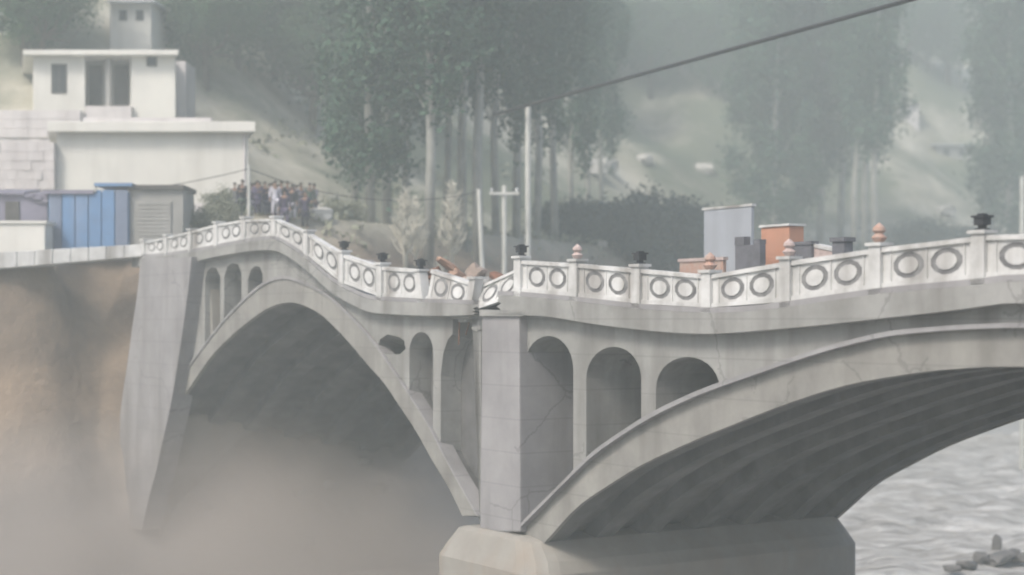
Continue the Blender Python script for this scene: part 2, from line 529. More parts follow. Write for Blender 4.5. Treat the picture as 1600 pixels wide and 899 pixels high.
far_int = catmull(FL([(266, 650), (300, 600), (330, 557), (360, 526), (390, 501), (418, 482), (447, 473), (470, 476), (500, 491), (525, 514), (550, 541), (575, 571), (600, 599),
                      (625, 636), (650, 674), (675, 719), (700, 760), (722, 806)]), 4)
far_ext = catmull(FL([(258, 634), (290, 583), (320, 541), (350, 503), (380, 472), (400, 454), (420, 441), (440, 435), (465, 439), (510, 461), (545, 492), (580, 530), (610, 572),
                      (640, 617), (672, 668), (700, 722), (747, 806)]), 4)
def lerp2(a, b, s):
    return [(p[0] + (q[0] - p[0]) * s, p[1] + (q[1] - p[1]) * s) for p, q in zip(a, b)]
def arch(inner, outer, proud):
    a = resample(inner, 64); b = resample(outer, 64)
    for w0, w1 in ((0.0, 0.14), (BW - 0.14, BW)):
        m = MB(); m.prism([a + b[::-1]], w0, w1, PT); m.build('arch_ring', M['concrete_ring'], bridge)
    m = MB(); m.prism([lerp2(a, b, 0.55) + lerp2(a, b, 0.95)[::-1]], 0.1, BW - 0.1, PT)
    m.build('arch_slab', M['soffit_shade'], bridge)
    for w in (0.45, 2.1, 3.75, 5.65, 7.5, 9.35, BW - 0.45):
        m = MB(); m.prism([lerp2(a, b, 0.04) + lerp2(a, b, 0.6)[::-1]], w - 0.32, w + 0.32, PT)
        m.build('arch_rib', M['soffit_shade'], bridge)
    # raised moulding along the back of the ring
    m = MB(); m.prism([lerp2(a, b, 0.97) + lerp2(a, b, 1.09)[::-1]], -proud, 0.5, PT)
    m.build('arch_moulding', M['concrete_pale'], bridge)
arch(near_int, near_ext, 0.2)
arch(far_int, far_ext, 0.05)

# deck edge lines: bottom of the railing, and underside of the fascia
near_rb = FL([(790, 462), (820, 463), (908, 471), (1012, 483), (1115, 489), (1180, 487), (1235, 481), (1300, 472), (1378, 461), (1450, 454), (1540, 446), (1600, 438)])
near_fb = FL([(790, 492), (860, 494), (908, 501), (960, 509), (1040, 518), (1120, 522), (1200, 517), (1300, 508), (1400, 497), (1500, 486), (1600, 472)])
near_rt = FL([(800, 405), (820, 407), (908, 412), (1012, 421), (1115, 430), (1180, 421), (1235, 410), (1300, 401), (1378, 389), (1450, 380), (1540, 370), (1600, 359)])
far_rb = FL([(216, 403), (260, 401), (300, 396), (350, 387), (400, 378), (440, 375), (470, 391), (500, 414), (530, 440), (560, 456), (590, 468), (640, 472), (700, 474), (752, 476)])
far_fb = FL([(216, 418), (300, 411), (350, 401), (400, 393), (440, 392), (470, 407), (500, 431), (530, 458), (560, 475), (590, 488), (640, 492), (704, 494), (752, 492)])
far_rt = FL([(216, 382), (290, 366), (350, 350), (400, 343), (440, 343), (470, 355), (500, 372), (525, 389), (560, 404), (592, 415), (650, 420), (700, 424), (752, 425)])
near_rb = catmull(near_rb, 3); near_fb = catmull(near_fb, 3); near_rt = catmull(near_rt, 3)
near_rb += mir(near_rb)[1:]; near_fb += mir(near_fb)[1:]; near_rt += mir(near_rt)[1:]
far_rb = catmull(far_rb, 3); far_fb = catmull(far_fb, 3); far_rt = catmull(far_rt, 3)
ZB = curve_z(near_rb + far_rb); ZT = curve_z(near_rt + far_rt)
for rb, fb in ((near_rb, near_fb), (far_rb, far_fb)):
    n = 70
    a = sorted(rb); b = sorted(fb)
    t0, t1 = max(a[0][0], b[0][0]), min(a[-1][0], b[-1][0])
    tt = np.linspace(t0, t1, n)
    top = [(t, float(np.interp(t, [p[0] for p in a], [p[1] for p in a]))) for t in tt]
    bot = [(t, float(np.interp(t, [p[0] for p in b], [p[1] for p in b]))) for t in tt]
    j0, j1 = [], []
    for q in range(1, 7):
        f = q / 7
        if rb is near_rb:       # torn end at the joint
            j1.append((t1 + R.uniform(-.25, .16), bot[-1][1] + (top[-1][1] - bot[-1][1]) * f))
        else:
            j0.append((t0 + R.uniform(-.2, .3), bot[0][1] + (top[0][1] - bot[0][1]) * f))
    m = MB(); m.prism([bot + j1 + top[::-1] + j0[::-1]], -0.3, BW + 0.3, PT); dk = m.build('deck', M['concrete'], bridge)
    m = MB(); m.prism([[(x, z + 0.006) for x, z in top] + [(x, z + 0.03) for x, z in top][::-1]], 1.3, BW - 1.3, PT)
    m.build('road_surface', M['asphalt'], bridge)
    for w0, w1 in ((-0.27, 1.3), (BW - 1.3, BW + 0.27)):
        m = MB(); m.prism([[(x, z + 0.004) for x, z in top] + [(x, z + 0.13) for x, z in top][::-1]], w0, w1, PT)
        m.build('footway', M['concrete_pale'], bridge)

# spandrel walls with their arched openings right through the bridge
def hole(pts, ext):              # upper outline, left to right, in pixels; its foot follows the back of the arch
    ez = curve_z(ext)
    up = [(t, max(z, ez(t) + 0.02)) for t, z in FL(pts)]
    ta, tb_ = up[-1][0], up[0][0]
    return up + [(ta + (tb_ - ta) * k / 10, ez(ta + (tb_ - ta) * k / 10) - 0.07) for k in range(11)]
def opening(l, r, top, spring, ext):
    pts = []
    for k in range(15):
        u = math.pi * (1 - k / 14)
        pts.append(((l + r) / 2 + (r - l) / 2 * math.cos(u), spring - (spring - top) * math.sin(u)))
    return hole(pts, ext)
near_holes = [opening(815.5, 893, 525, 578, near_ext), opening(913, 999, 542, 592, near_ext), opening(1022, 1121, 558, 606, near_ext)]
far_holes = [hole([(686, 640), (686, 585), (690, 552), (697, 530), (704, 522), (705, 498), (720, 499), (735, 497), (748.5, 498)], far_ext),
             opening(637, 674, 518, 550, far_ext), FL([(588, 545), (591, 530), (603, 522), (620, 526), (629, 532), (631, 545), (622, 553), (604, 553)]),
             hole([(318, 500), (318, 438), (321, 424), (328, 417), (336, 419), (342, 432), (342, 490)], far_ext),
             hole([(348, 480), (348, 432), (353, 416), (361, 410), (370, 413), (375, 426), (375, 450)], far_ext),
             hole([(385, 450), (385, 436), (390, 421), (397, 415), (404, 417), (408, 428)], far_ext)]
def spandrel(fb, ext, holes, extra):
    a = resample(ext, 70)
    low = [(p[0], p[1] - 0.16) for p in a]
    tmin, tmax = min(p[0] for p in a), max(p[0] for p in a)
    top = sorted([p for p in fb if tmin < p[0] < tmax])
    fz = curve_z(fb)
    top = [(tmin, fz(tmin) + 0.04)] + [(p[0], p[1] + 0.04) for p in top] + [(tmax, fz(tmax) + 0.04)]
    if low[0][0] > low[-1][0]:
        low = low[::-1]
    m = MB(); m.prism([low + top[::-1]] + holes, 0.06, BW - 0.06, PT)
    return m.build('spandrel_wall', M['concrete'], bridge)
mh = [mir(h) for h in near_holes]
spandrel(near_fb, near_ext, near_holes + mh, None)
spandrel(far_fb, far_ext, far_holes, None)

# pier, capping and stepped plinth
m = MB(); m.prism([FL([(753, 486), (811, 488), (813, 832), (750, 832)], -0.22)], -0.22, BW + 0.22); m.build('pier', M['concrete_pale'], bridge, 0.05)
m = MB(); m.prism([FL([(749, 484), (817, 486), (817, 494), (749, 494)], -0.3)], -0.3, BW + 0.3); m.build('pier_cap', M['concrete'], bridge)
pz = -6.2
def ringpoly(t0, t1, w0, w1, c, z):
    out = []
    for ct, cw, a0 in ((t0 + c, w0 + c, 180), (t1 - c, w0 + c, 270), (t1 - c, w1 - c, 0), (t0 + c, w1 - c, 90)):
        for k in range(5):
            u = math.radians(a0 + 22.5 * k)
            out.append(P(ct + c * math.cos(u), cw + c * math.sin(u), z))
    return out
m = MB()
levels = [(-1.75, 4.05, -0.85, BW + 0.4, 0.9, -16.0), (-1.75, 4.05, -0.85, BW + 0.4, 0.9, pz - 0.82), (-1.5, 3.85, -0.7, BW + 0.3, 0.85, pz - 0.5), (-0.95, 3.35, -0.5, BW + 0.2, 0.7, pz), (-0.3, 2.6, -0.35, BW + 0.1, 0.3, pz + 0.1)]
vs = []
for lv in levels:
    vs += ringpoly(*lv)
fs = [tuple(range(20))]
for i in range(len(levels) - 1):
    fs += [(i * 20 + j, i * 20 + (j + 1) % 20, i * 20 + 20 + (j + 1) % 20, i * 20 + 20 + j) for j in range(20)]
fs.append(tuple(range(len(vs) - 20, len(vs))))
m.add(vs, fs)
m.build('pier_plinth', M['plinth'], bridge, 0.04)
# walls added to close the voids, the shade inside put into their colour
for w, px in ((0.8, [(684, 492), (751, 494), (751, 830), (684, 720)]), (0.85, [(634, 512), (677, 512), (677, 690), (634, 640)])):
    m = MB(); m.prism([FL(px)], w, w + 0.35, PT); m.build('void_shade_wall', M['soffit_shade'], bridge)

# abutments: a body behind the far springing, a tapering buttress on the face of it
m = MB(); m.prism([FL([(258, 418), (222, 418), (205, 640), (205, 1020), (233, 1020), (240, 790), (253, 730), (264, 650), (262, 628), (300, 560), (322, 520), (316, 418)])], 0.3, BW - 0.3)
m.build('abutment', M['plinth'], bridge)
m = MB(); m.prism([catmull(FL([(222, 404), (216, 460), (210, 500), (202, 560), (193, 620), (189, 665), (192, 730), (203, 826)], -0.5), 3) +
                   catmull(FL([(224, 828), (234, 780), (246, 735), (258, 680), (268, 635), (279, 570), (288, 510), (296, 450), (301, 402)], -0.5), 3)], -0.55, 0.35)
m.build('buttress', M['concrete_pale'], bridge)
a0 = 2 * TC
m = MB(); m.tbox(a0 - 6, a0 + 0.2, 0.1, BW - 0.1, -14, ZB(a0) - 0.62); m.build('abutment', M['concrete'], bridge)

# railings -------------------------------------------------------------
SP = 2.78
def lotus(c, s=1.0):
    m = MB()
    m.lathe(c, [(0.10 * s, 0), (0.15 * s, 0.05 * s), (0.20 * s, 0.13 * s), (0.12 * s, 0.2 * s), (0.10 * s, 0.23 * s), (0.17 * s, 0.3 * s), (0.15 * s, 0.38 * s), (0.05 * s, 0.47 * s), (0.01, 0.5 * s)], 12)
    return m
def lantern(c, s=1.0):
    m = MB()
    x, y, z = c
    def b(hx, z0, z1):
        q = [(-hx, -hx), (hx, -hx), (hx, hx), (-hx, hx)]
        m.hexa([(x + UX * i + PX * j, y + UY * i + PY * j, z + z0) for i, j in q] + [(x + UX * i + PX * j, y + UY * i + PY * j, z + z1) for i, j in q])
    b(0.17 * s, 0, 0.06 * s); b(0.10 * s, 0.06 * s, 0.16 * s); b(0.19 * s, 0.16 * s, 0.40 * s); b(0.25 * s, 0.40 * s, 0.47 * s); b(0.12 * s, 0.47 * s, 0.53 * s)
    return m
def post(t, w, finial, lean=0.0, zoff=0.0):
    z0 = ZB(t) + zoff; z1 = ZT(t) + zoff + 0.05
    h = 0.17
    m = MB()
    q = [(-h, -0.15), (h, -0.15), (h, 0.15), (-h, 0.15)]
    L = lean
    m.hexa([P(t + i, w + j, z0 - 0.02) for i, j in q] + [P(t + i + L, w + j, z1) for i, j in q])
    q = [(-h - .05, -0.2), (h + .05, -0.2), (h + .05, 0.2), (-h - .05, 0.2)]
    m.hexa([P(t + i + L, w + j, z1) for i, j in q] + [P(t + i + L, w + j, z1 + 0.07) for i, j in q])
    o = m.build('railing_post', M['rail'], bridge)
    c = P(t + L, w, z1 + 0.07)
    if finial == 'dark':
        lantern(c, 0.62).build('finial', M['dark_stone'], o)['label'] = 'dark lantern-shaped finial'
    elif finial == 'orange':
        lotus(c, 0.85).build('finial', M['lotus'], o)['label'] = 'orange lotus-bud finial'
    elif finial == 'pink':
        lotus(c, 0.8).build('finial', M['pink_stone'], o)['label'] = 'pale pink lotus-bud finial'
    elif finial == 'pale':
        lotus(c, 0.55).build('finial', M['rail'], o)
    return o
def panel(t0, t1, w, zb0, zb1, zt0, zt1, rings=True, twist=0.0):
    def Q(a, b, dw):
        t = t0 + (t1 - t0) * a
        zb = zb0 + (zb1 - zb0) * a; zt = zt0 + (zt1 - zt0) * a
        return P(t, w + dw + twist * b, zb + (zt - zb) * b)
    def bar(m, a0, a1, b0, b1, d0, d1):
        m.hexa([Q(a0, b0, d0), Q(a1, b0, d0), Q(a1, b0, d1), Q(a0, b0, d1), Q(a0, b1, d0), Q(a1, b1, d0), Q(a1, b1, d1), Q(a0, b1, d1)])
    m = MB()
    bar(m, 0, 1, 0.0, 0.12, -0.10, 0.10)
    bar(m, 0, 1, 0.88, 1.0, -0.11, 0.11)
    # pierced slab: outline with two ring-shaped voids bridged by the discs in them
    ca = [(0.29, 0.5), (0.71, 0.5)]
    ra, rbb = 0.178, 0.325
    out = [(0, 0.115), (1, 0.115), (1, 0.885), (0, 0.885)]
    hol = [[(cx + ra * math.cos(u), cy + rbb * math.sin(u)) for u in [2 * math.pi * k / 12 + 0.26 for k in range(12)]] for cx, cy in ca] if rings else []
    pts = [out] + hol
    flat = [p for l in pts for p in l]
    tri = tessellate_polygon([[Vector((a, b, 0)) for a, b in l] for l in pts])
    n = len(flat)
    fs = [tuple(t) for t in tri] + [tuple(i + n for i in reversed(t)) for t in tri]
    k = 0
    for l in pts:
        q = len(l)
        fs += [(k + i, k + (i + 1) % q, n + k + (i + 1) % q, n + k + i) for i in range(q)]
        k += q
    m.add([Q(a, b, -0.05) for a, b in flat] + [Q(a, b, 0.05) for a, b in flat], fs)
    if rings:
        bar(m, 0.085, 0.10, 0.115, 0.885, -0.075, -0.045); bar(m, 0.9, 0.915, 0.115, 0.885, -0.075, -0.045); bar(m, 0.492, 0.508, 0.115, 0.885, -0.075, -0.045)
    o = m.build('railing_panel', M['rail'], bridge)
    if rings:
        for (cx, cy) in ca:
            for nm, r0, r1, d0, d1, mm in (('ring', 0.61, 1.03, -0.035, 0.04, M['ring']), ('disc', 0.0, 0.64, -0.06, 0.06, M['rail'])):
                m = MB()
                us = [2 * math.pi * k / 12 + 0.26 for k in range(12)]
                if r0:
                    lo = [[(cx + ra * r * math.cos(u), cy + rbb * r * math.sin(u)) for u in us] for r in (r1, r0)]
                    vs = [Q(a, b, d) for d in (d0, d1) for l in lo for a, b in l]
                    fs = []
                    for i in range(12):
                        j = (i + 1) % 12
                        fs += [(i, j, 12 + j, 12 + i), (24 + j, 24 + i, 36 + i, 36 + j), (j, i, 24 + i, 24 + j), (12 + i, 12 + j, 36 + j, 36 + i)]
                    m.add(vs, fs)
                else:
                    lo = [(cx + ra * r1 * math.cos(u), cy + rbb * r1 * math.sin(u)) for u in us]
                    m.add([Q(a, b, d0) for a, b in lo] + [Q(a, b, d1) for a, b in lo],
                          [tuple(range(12)), tuple(reversed(range(12, 24)))] + [(i, (i + 1) % 12, 12 + (i + 1) % 12, 12 + i) for i in range(12)])
                m.build(nm, mm, o)
    return o
FIN = {0: 'dark', 1: 'pink', 2: 'dark', 3: 'orange', 4: 'pink', 5: 'orange', 6: 'dark', 7: 'pink', 8: 'dark', -2: 'dark', -3: 'dark', -4: 'dark'}
KMIN, KMAX = -11, 13
for k in range(KMIN, KMAX + 1):
    if k == -1:
        continue
    t = -SP * k
    f = FIN.get(k, (None if k < -4 else ('dark' if k % 2 == 0 else 'orange')))
    post(t, -0.12, f, lean=(0.25 if k == -2 else 0.0), zoff=(-0.1 if k == -2 else 0))
for k in range(KMIN, KMAX):
    if k in (-2, -1):
        continue
    ta, tb_ = -SP * k - 0.17, -SP * (k + 1) + 0.17
    panel(ta, tb_, -0.12, ZB(ta) + 0.13, ZB(tb_) + 0.13, ZT(ta), ZT(tb_))
# the two panels at the break: one tipping over, one down to a stump
ta, tb_ = SP * 2 - 0.2, SP + 0.17
panel(ta, tb_, -0.1, ZB(ta) + 0.1, ZB(tb_) - 0.16, ZT(ta) + 0.02, ZT(tb_) - 0.32, True, 0.2)['label'] = 'railing panel tipping over at the break'
post(SP, -0.1, None, lean=-0.3, zoff=-0.28)['label'] = 'leaning railing post that has lost its top'
panel(SP - 0.2, 0.2, -0.1, ZB(SP) - 0.2, ZB(0.2) + 0.0, ZT(SP) - 0.42, ZT(0.2) - 0.16, True, 0.3)['label'] = 'sagging railing panel over the broken joint'
# railing along the far edge
for k in range(KMIN, KMAX + 1):
    t = -SP * k + 0.6
    if t > 2:
        continue
    post(t, BW + 0.1, 'dark' if k % 2 == 0 or k in (-1, 1) else 'orange')
for k in range(0, KMAX):
    ta, tb_ = -SP * k - 0.17 + 0.6, -SP * (k + 1) + 0.17 + 0.6
    e = 0.0
    panel(ta, tb_, BW + 0.1, ZB(ta) + 0.13 + e, ZB(tb_) + 0.13 + e, ZT(ta) + e, ZT(tb_) + e)
# torn concrete and bars hanging at the joint by the pier
for i, (px, py, sx, sz, tl) in enumerate([(738, 505, .28, .42, .2), (746, 532, .16, .34, -.3), (727, 494, .45, .16, .1), (757, 497, .22, .2, .5), (716, 497, .3, .14, -.2)]):
    t, z = Fc(px, py, -0.1)
    me = rough_block(Vector(P(t, 0.25, z)), (sx, 0.4, sz), 40 + i, 0.6, tl)
    o = link('broken_edge', me, M['concrete'], bridge)
m = MB()
for i in range(7):
    t, z = Fc(712 + i * 6, 492, 0)
    m.tube([P(t, 0.1 + .2 * i, z), P(t - .05, 0.1 + .2 * i, z - 0.3), P(t - R.uniform(-.2, .3), 0.1 + .2 * i, z - R.uniform(.5, 1.0))], 0.022, 5)
m.build('torn_bars', M['rust'], bridge)

# rubble thrown up on the deck at the break
RUB = [(676, 434, .35, .16, -.5, 'rust'), (700, 421, .5, .12, .55, 'lotus_dust'), (716, 440, .42, .2, .6, 'lotus_dust'), (735, 450, .5, .22, .3, 'dust_rubble'), (757, 447, .55, .14, -.25, 'concrete'),
       (778, 440, .45, .12, -.3, 'rust'), (690, 450, .3, .25, .2, 'concrete'), (742, 432, .3, .3, .9, 'dust_rubble'), (662, 446, .3, .2, -.4, 'dust_rubble'), (790, 452, .25, .2, .2, 'concrete')]
m = MB()
hp = bpy.data.meshes.new('rubble_heap')
bm = bmesh.new()
bmesh.ops.create_grid(bm, x_segments=30, y_segments=14, size=1)
for v in bm.verts:
    t, w = 2.9 + 2.7 * v.co.x, 2.0 + 1.7 * v.co.y
    e_ = max(0.0, 1 - v.co.x ** 2) ** .7 * max(0.0, 1 - v.co.y ** 2) ** .7
    z = ZB(t) + TL(t, w) + 0.0 + e_ * (0.95 + 0.5 * noise.noise(Vector((t * 1.4, w * 1.4, 2))) + 0.35 * noise.noise(Vector((t * 4, w * 4, 5))))
    v.co = Vector(P(t, w, z))
bm.to_mesh(hp); bm.free()
tag(link('rubble_heap', hp, M['dust_rubble']), 'pinkish dusty heap of crushed concrete piled on the deck at the break', 'rubble heap')
WHAT = ['rust-stained flat slab of rubble, leftmost but one on the broken deck', 'thin pinkish slab tilted up highest of the rubble at the break', 'thick pinkish chunk of railing leaning right at the break', 'pinkish chunk of railing lying low in the middle of the break',
        'long grey slab sliver lying left of the rusty sliver near the pier', 'rusty sliver of rubble nearest left of the first upright post over the pier', 'grey lump of concrete between the tilted panel and the pinkish chunks', 'pale upright lump of concrete standing on end in the rubble',
        'pale leftmost lump of rubble at the tilted railing post', 'small grey lump of rubble tight against the post over the pier']
for i, (px, py, a, b, tl, mm) in enumerate(RUB):
    w = 0.75 + 0.3 * (i % 3)
    a *= 1.15; b *= 1.2; py -= 6
    t, z = Fc(px, py, w)
    z = max(ZB(t) + 0.14 + TL(t, w) + b * 0.55, min(z, ZB(t) + 1.2))
    tag(link('rubble', rough_block(Vector(P(t, w, z)), (a, 0.3, b), 80 + i, 0.4 * i, tl), M[mm]), WHAT[i], 'rubble', 'rubble on the broken deck')

# things standing on the deck ------------------------------------------
def deck_z(t, w):
    return ZB(t) + 0.035 + TL(t, w)
e = 9.4
tA, zA = Fc(1102, 329, e); tB, zB = Fc(1176, 329, e)
b0 = P((tA + tB) / 2, e, deck_z(tA, e))
sb = base_empty('notice_board', 'large blank pale grey board standing behind the railing, left of the orange booth', 'board', None, b0)
m = MB(); m.tbox(tB, tA, e - 0.06, e + 0.06, deck_z(tA, e) + 0.75, zA); m.build('board', M['board'], sb, 0.01)
m = MB(); m.tbox(tB - .07, tA + .07, e - 0.09, e + 0.09, zA, zA + 0.08); m.build('top_rail', M['rail'], sb)
for tt in (tA - 0.25, tB + 0.25):
    m = MB(); m.tbox(tt - 0.06, tt + 0.06, e + 0.07, e + 0.18, deck_z(tA, e), zA - 0.1); m.build('leg', M['steel_pole'], sb)
e = 8.2
tA, zA = Fc(1189, 356, e); tB, zB = Fc(1233, 356, e)
b0 = P((tA + tB) / 2, e, deck_z(tA, e))
kb = base_empty('sentry_booth', 'faded orange booth with pale flat roof behind the railing', 'booth', None, b0)
zd = deck_z((tA + tB) / 2, e)
m = MB(); m.tbox(tB, tA, e, e + 0.6, zd, zA); m.build('body', M['orange'], kb, 0.02)
m = MB(); m.tbox(tB - .04, tA + .04, e - .05, e + 0.65, zA, zA + 0.07); m.build('roof', M['rail'], kb)
# low crash barrier and dark crates on the far footway, as seen over the rail
for i, (p0, p1, y0, lab) in enumerate([(1153, 1192, 374, 'dark crate with a notch in its top standing just left of the orange booth'), (1233, 1272, 374, 'dark wide crate standing just right of the orange booth')]):
    e = 7.4
    tA, zA = Fc(p0, y0, e); tB, zB = Fc(p1, y0, e)
    zd = deck_z(tB, e) + 0.12
    cb = base_empty('crate', lab, 'crate', 'dark crates on the far footway', P((tA + tB) / 2, e, zd))
    dt = (tA - tB)
    m = MB(); m.tbox(tB, tA, e - .12, e + .12, zd, zA - 0.2); m.build('body', M['crate'], cb, 0.02)
    m = MB()
    if i == 0:
        m.tbox(tA - 0.38 * dt, tA, e - .13, e + .13, zA - 0.198, zA + 0.06); m.tbox(tB, tB + 0.25 * dt, e - .13, e + .13, zA - 0.198, zA - 0.05)
    else:
        m.tbox(tB - .04, tA + .04, e - .15, e + .15, zA - 0.198, zA - 0.1)
    m.build('lid', M['crate'], cb)

e = 7.4
tA, z0_ = Fc(1270, 386, e); tB, z1_ = Fc(1313, 396, e)
zd = deck_z(tB, e)
br = base_empty('barrier', 'pinkish sloping concrete barrier between the dark wide crate and the slim dark box', 'barrier', None, P((tA + tB) / 2, e, zd))
m = MB(); m.hexa([P(tB, e, zd), P(tB, e + .3, zd), P(tA, e + .3, zd), P(tA, e, zd), P(tB, e, z1_), P(tB, e + .3, z1_), P(tA, e + .3, z0_), P(tA, e, z0_)]); m.build('body', M['pink_stone'], br, 0.02)
m = MB(); m.hexa([P(tB - .03, e - .03, z1_), P(tB - .03, e + .33, z1_), P(tA, e + .33, z0_), P(tA, e - .03, z0_), P(tB - .03, e - .03, z1_ + .1), P(tB - .03, e + .33, z1_ + .1), P(tA, e + .33, z0_ + .1), P(tA, e - .03, z0_ + .1)]); m.build('coping', M['rail'], br)
tA, z0_ = Fc(1306, 372, e); tB, z1_ = Fc(1325, 372, e)
zd = deck_z(tB, e)
br = base_empty('meter_box', 'slim dark upright box near the right end of the things behind the railing', 'box', None, P((tA + tB) / 2, e, zd))
m = MB(); m.tbox(tB, tA, e - .15, e + .2, zd, z0_ - .12); m.build('body', M['crate'], br, 0.02)
m = MB(); m.tbox(tB - .05, tA + .05, e - .2, e + .25, z0_ - .12, z0_); m.build('lid', M['crate'], br)
tA, z0_ = Fc(1062, 405, e); tB, z1_ = Fc(1130, 405, e)
zd = deck_z(tB, e)
br = base_empty('low_barrier', 'low faded orange barrier with pale top rail in front of the blank board', 'barrier', None, P((tA + tB) / 2, e, zd))
m = MB(); m.tbox(tB, tA, e, e + .12, zd + .25, z0_ - .1); m.build('board', M['lotus'], br)
m = MB(); m.tbox(tB - .05, tA + .05, e - .04, e + .16, z0_ - .1, z0_); m.build('top_rail', M['pink_stone'], br)
for tt in (tA - .2, tB + .2):
    m = MB(); m.tbox(tt - .05, tt + .05, e + .12, e + .2, zd, z0_ - .12); m.build('leg', M['steel_pole'], br)

# ------------------------------------------------------------------ far bank: road edge, buildings
def bx(name, m, parent, px0, px1, py0, py1, Y, dep, bevel=0.0, zlow=None, skew=0.0):
    x0, _, z1 = at(px0, py0, Y); x1, _, z0 = at(px1, py1, Y)
    if zlow is not None:
        z0 = zlow
    k = skew * dep
    b = MB(); b.hexa([(x0, Y, z0), (x1, Y, z0), (x1 + k, Y + dep, z0), (x0 + k, Y + dep, z0), (x0, Y, z1), (x1, Y, z1), (x1 + k, Y + dep, z1), (x0 + k, Y + dep, z1)])
    return b.build(name, m, parent, bevel)
# concrete kerb wall along the road edge, left of the bridge
eg = base_empty('road_edge_wall', 'low pale concrete edge wall running left from the bridge end above the brown cliff', 'wall', None, at(110, 405, 71.5))
for i in range(9):
    a, b = 222 - i * 28, 222 - (i + 1) * 28 + 0.6
    f = lambda p: (382 + (222 - p) * 0.055, 401 + (222 - p) * 0.085)
    Y = 71.6
    xa, xb = (a - 800) / F * Y, (b - 800) / F * Y
    za1, za0 = (500 - f(a)[0]) / F * Y, (500 - f(a)[1]) / F * Y
    zb1, zb0 = (500 - f(b)[0]) / F * Y, (500 - f(b)[1]) / F * Y
    m = MB(); m.hexa([(xb, Y, zb0), (xa, Y, za0), (xa, Y + 1.6, za0), (xb, Y + 1.6, zb0), (xb, Y, zb1), (xa, Y, za1), (xa, Y + 1.6, za1), (xb, Y + 1.6, zb1)])
    m.build('wall_section', M['rail'], eg, 0.03)
# small white block house at the left edge
h = base_empty('white_cabin', 'low white cabin at the left edge in front of the mauve shed', 'cabin', None, at(30, 386, 73.4))
bx('wall', M['white'], h, -60, 70, 349, 396, 73.4, 1.3, 0.02)
bx('roof', M['white'], h, -64, 73, 345, 349, 73.3, 1.5)
# mauve shed with sheet roof
h = base_empty('mauve_shed', 'mauve grey shed with stepped sheet roof behind the low white cabin', 'shed', None, at(30, 350, 75.3))
bx('wall', M['mauve'], h, -50, 74, 303, 385, 75.3, 2.2)
m = MB()
Y = 75.1
for i in range(10):
    p0 = -54 + i * 13.2
    x0, x1 = (p0 - 800) / F * Y, (p0 + 12.4 - 800) / F * Y
    z = (500 - 296 - max(0, i - 6) * 4) / F * Y
    m = MB(); m.hexa([(x0, Y, z - .24), (x1, Y, z - .24), (x1, Y + 2.6, z + .1), (x0, Y + 2.6, z + .1), (x0, Y, z - .14), (x1, Y, z - .14), (x1, Y + 2.6, z + .2), (x0, Y + 2.6, z + .2)])
    m.build('roof_sheet', M['mauve'], h)
bx('door', M['dark_open'], h, 8, 30, 315, 385, 75.24, 0.05)
# blue shed
h = base_empty('blue_shed', 'bright blue sheet-metal roadside shed under the large white building', 'shed', None, at(135, 380, 75.0))
bx('wall', M['blue'], h, 76, 201, 300, 392, 75.0, 2.6)
for i in range(6):
    p0 = 77 + i * 20.7
    bx('sheet', M['blue_grey'] if i in (0, 5) else M['blue'], h, p0, p0 + 18.5, 303 - (6 if i > 2 else 0), 390, 74.92, 0.075)
bx('roof', M['mauve'], h, 66, 146, 297, 303, 74.8, 3.0)
bx('roof', M['blue'], h, 147, 206, 286, 291, 74.8, 3.0)
bx('roof_post', M['steel_pole'], h, 147, 150, 291, 300, 74.85, 0.1)
# grey concrete shop
h = base_empty('grey_shop', 'plain grey concrete shop with dark roof edge between blue shed and dusty bush', 'shop', None, at(243, 375, 75.2))
bx('wall', M['grey_wall'], h, 203, 286, 296, 392, 75.2, 2.6)
bx('roof', M['dark_open'], h, 199, 287, 289, 296, 75.0, 3.0)
bx('shutter', M['grey_wall'], h, 214, 268, 314, 392, 75.15, 0.06)
for i in range(9):
    bx('slat', M['grey_wall'], h, 215, 267, 316 + i * 6, 320.5 + i * 6, 75.11, 0.045)
# the large white building
zb = H(*at(240, 330, 86)[:2]) - 3
h = base_empty('white_building', 'large blank white building with flat overhanging roof above the blue shed', 'building', None, at(240, 330, 84))
bx('wall', M['white'], h, 88, 388, 206, 330, 84.0, 7.5, 0.03, zlow=zb - 2, skew=-0.26)
bx('roof', M['white'], h, 74, 399, 190, 206, 83.4, 8.6, 0.03, skew=-0.26)
bx('parapet', M['pale_wall'], h, 130, 330, 184, 190, 84.4, 0.3)
bx('rain_pipe', M['pale_wall'], h, 380, 383, 206, 330, 83.9, 0.1, 0, zlow=zb - 2)
bx('plinth_band', M['pale_wall'], h, 87, 388.5, 318, 330, 83.93, 0.07, 0, zlow=zb - 2)
# upper house
h = base_empty('upper_house', 'small white house with a recessed porch and flat roof above the large white building', 'house', None, at(160, 170, 95))
Y = 95.0
bx('wall', M['white'], h, 52, 133, 86, 170, Y, 6.0, 0.02, zlow=8, skew=-0.3)
bx('wall', M['white'], h, 205, 274, 86, 158, Y + 0.01, 6.0, 0.02, zlow=8, skew=-0.3)
bx('porch_wall', M['grey_wall'], h, 133.2, 204.8, 86, 170, Y + 1.6, 4.0, 0, zlow=8)
bx('porch_step', M['pale_wall'], h, 133.2, 204.8, 166, 180, Y - 0.5, 2.05, 0, zlow=9)
bx('column', M['grey_wall'], h, 165, 172, 92, 166, Y + 0.02, 0.3)
bx('roof', M['white'], h, 36, 279, 78, 86, Y - 0.7, 7.4, 0.03, skew=-0.31)
bx('side_wall', M['pale_wall'], h, 274.3, 290, 96, 160, Y + 2.6, 3.0, 0, zlow=8)
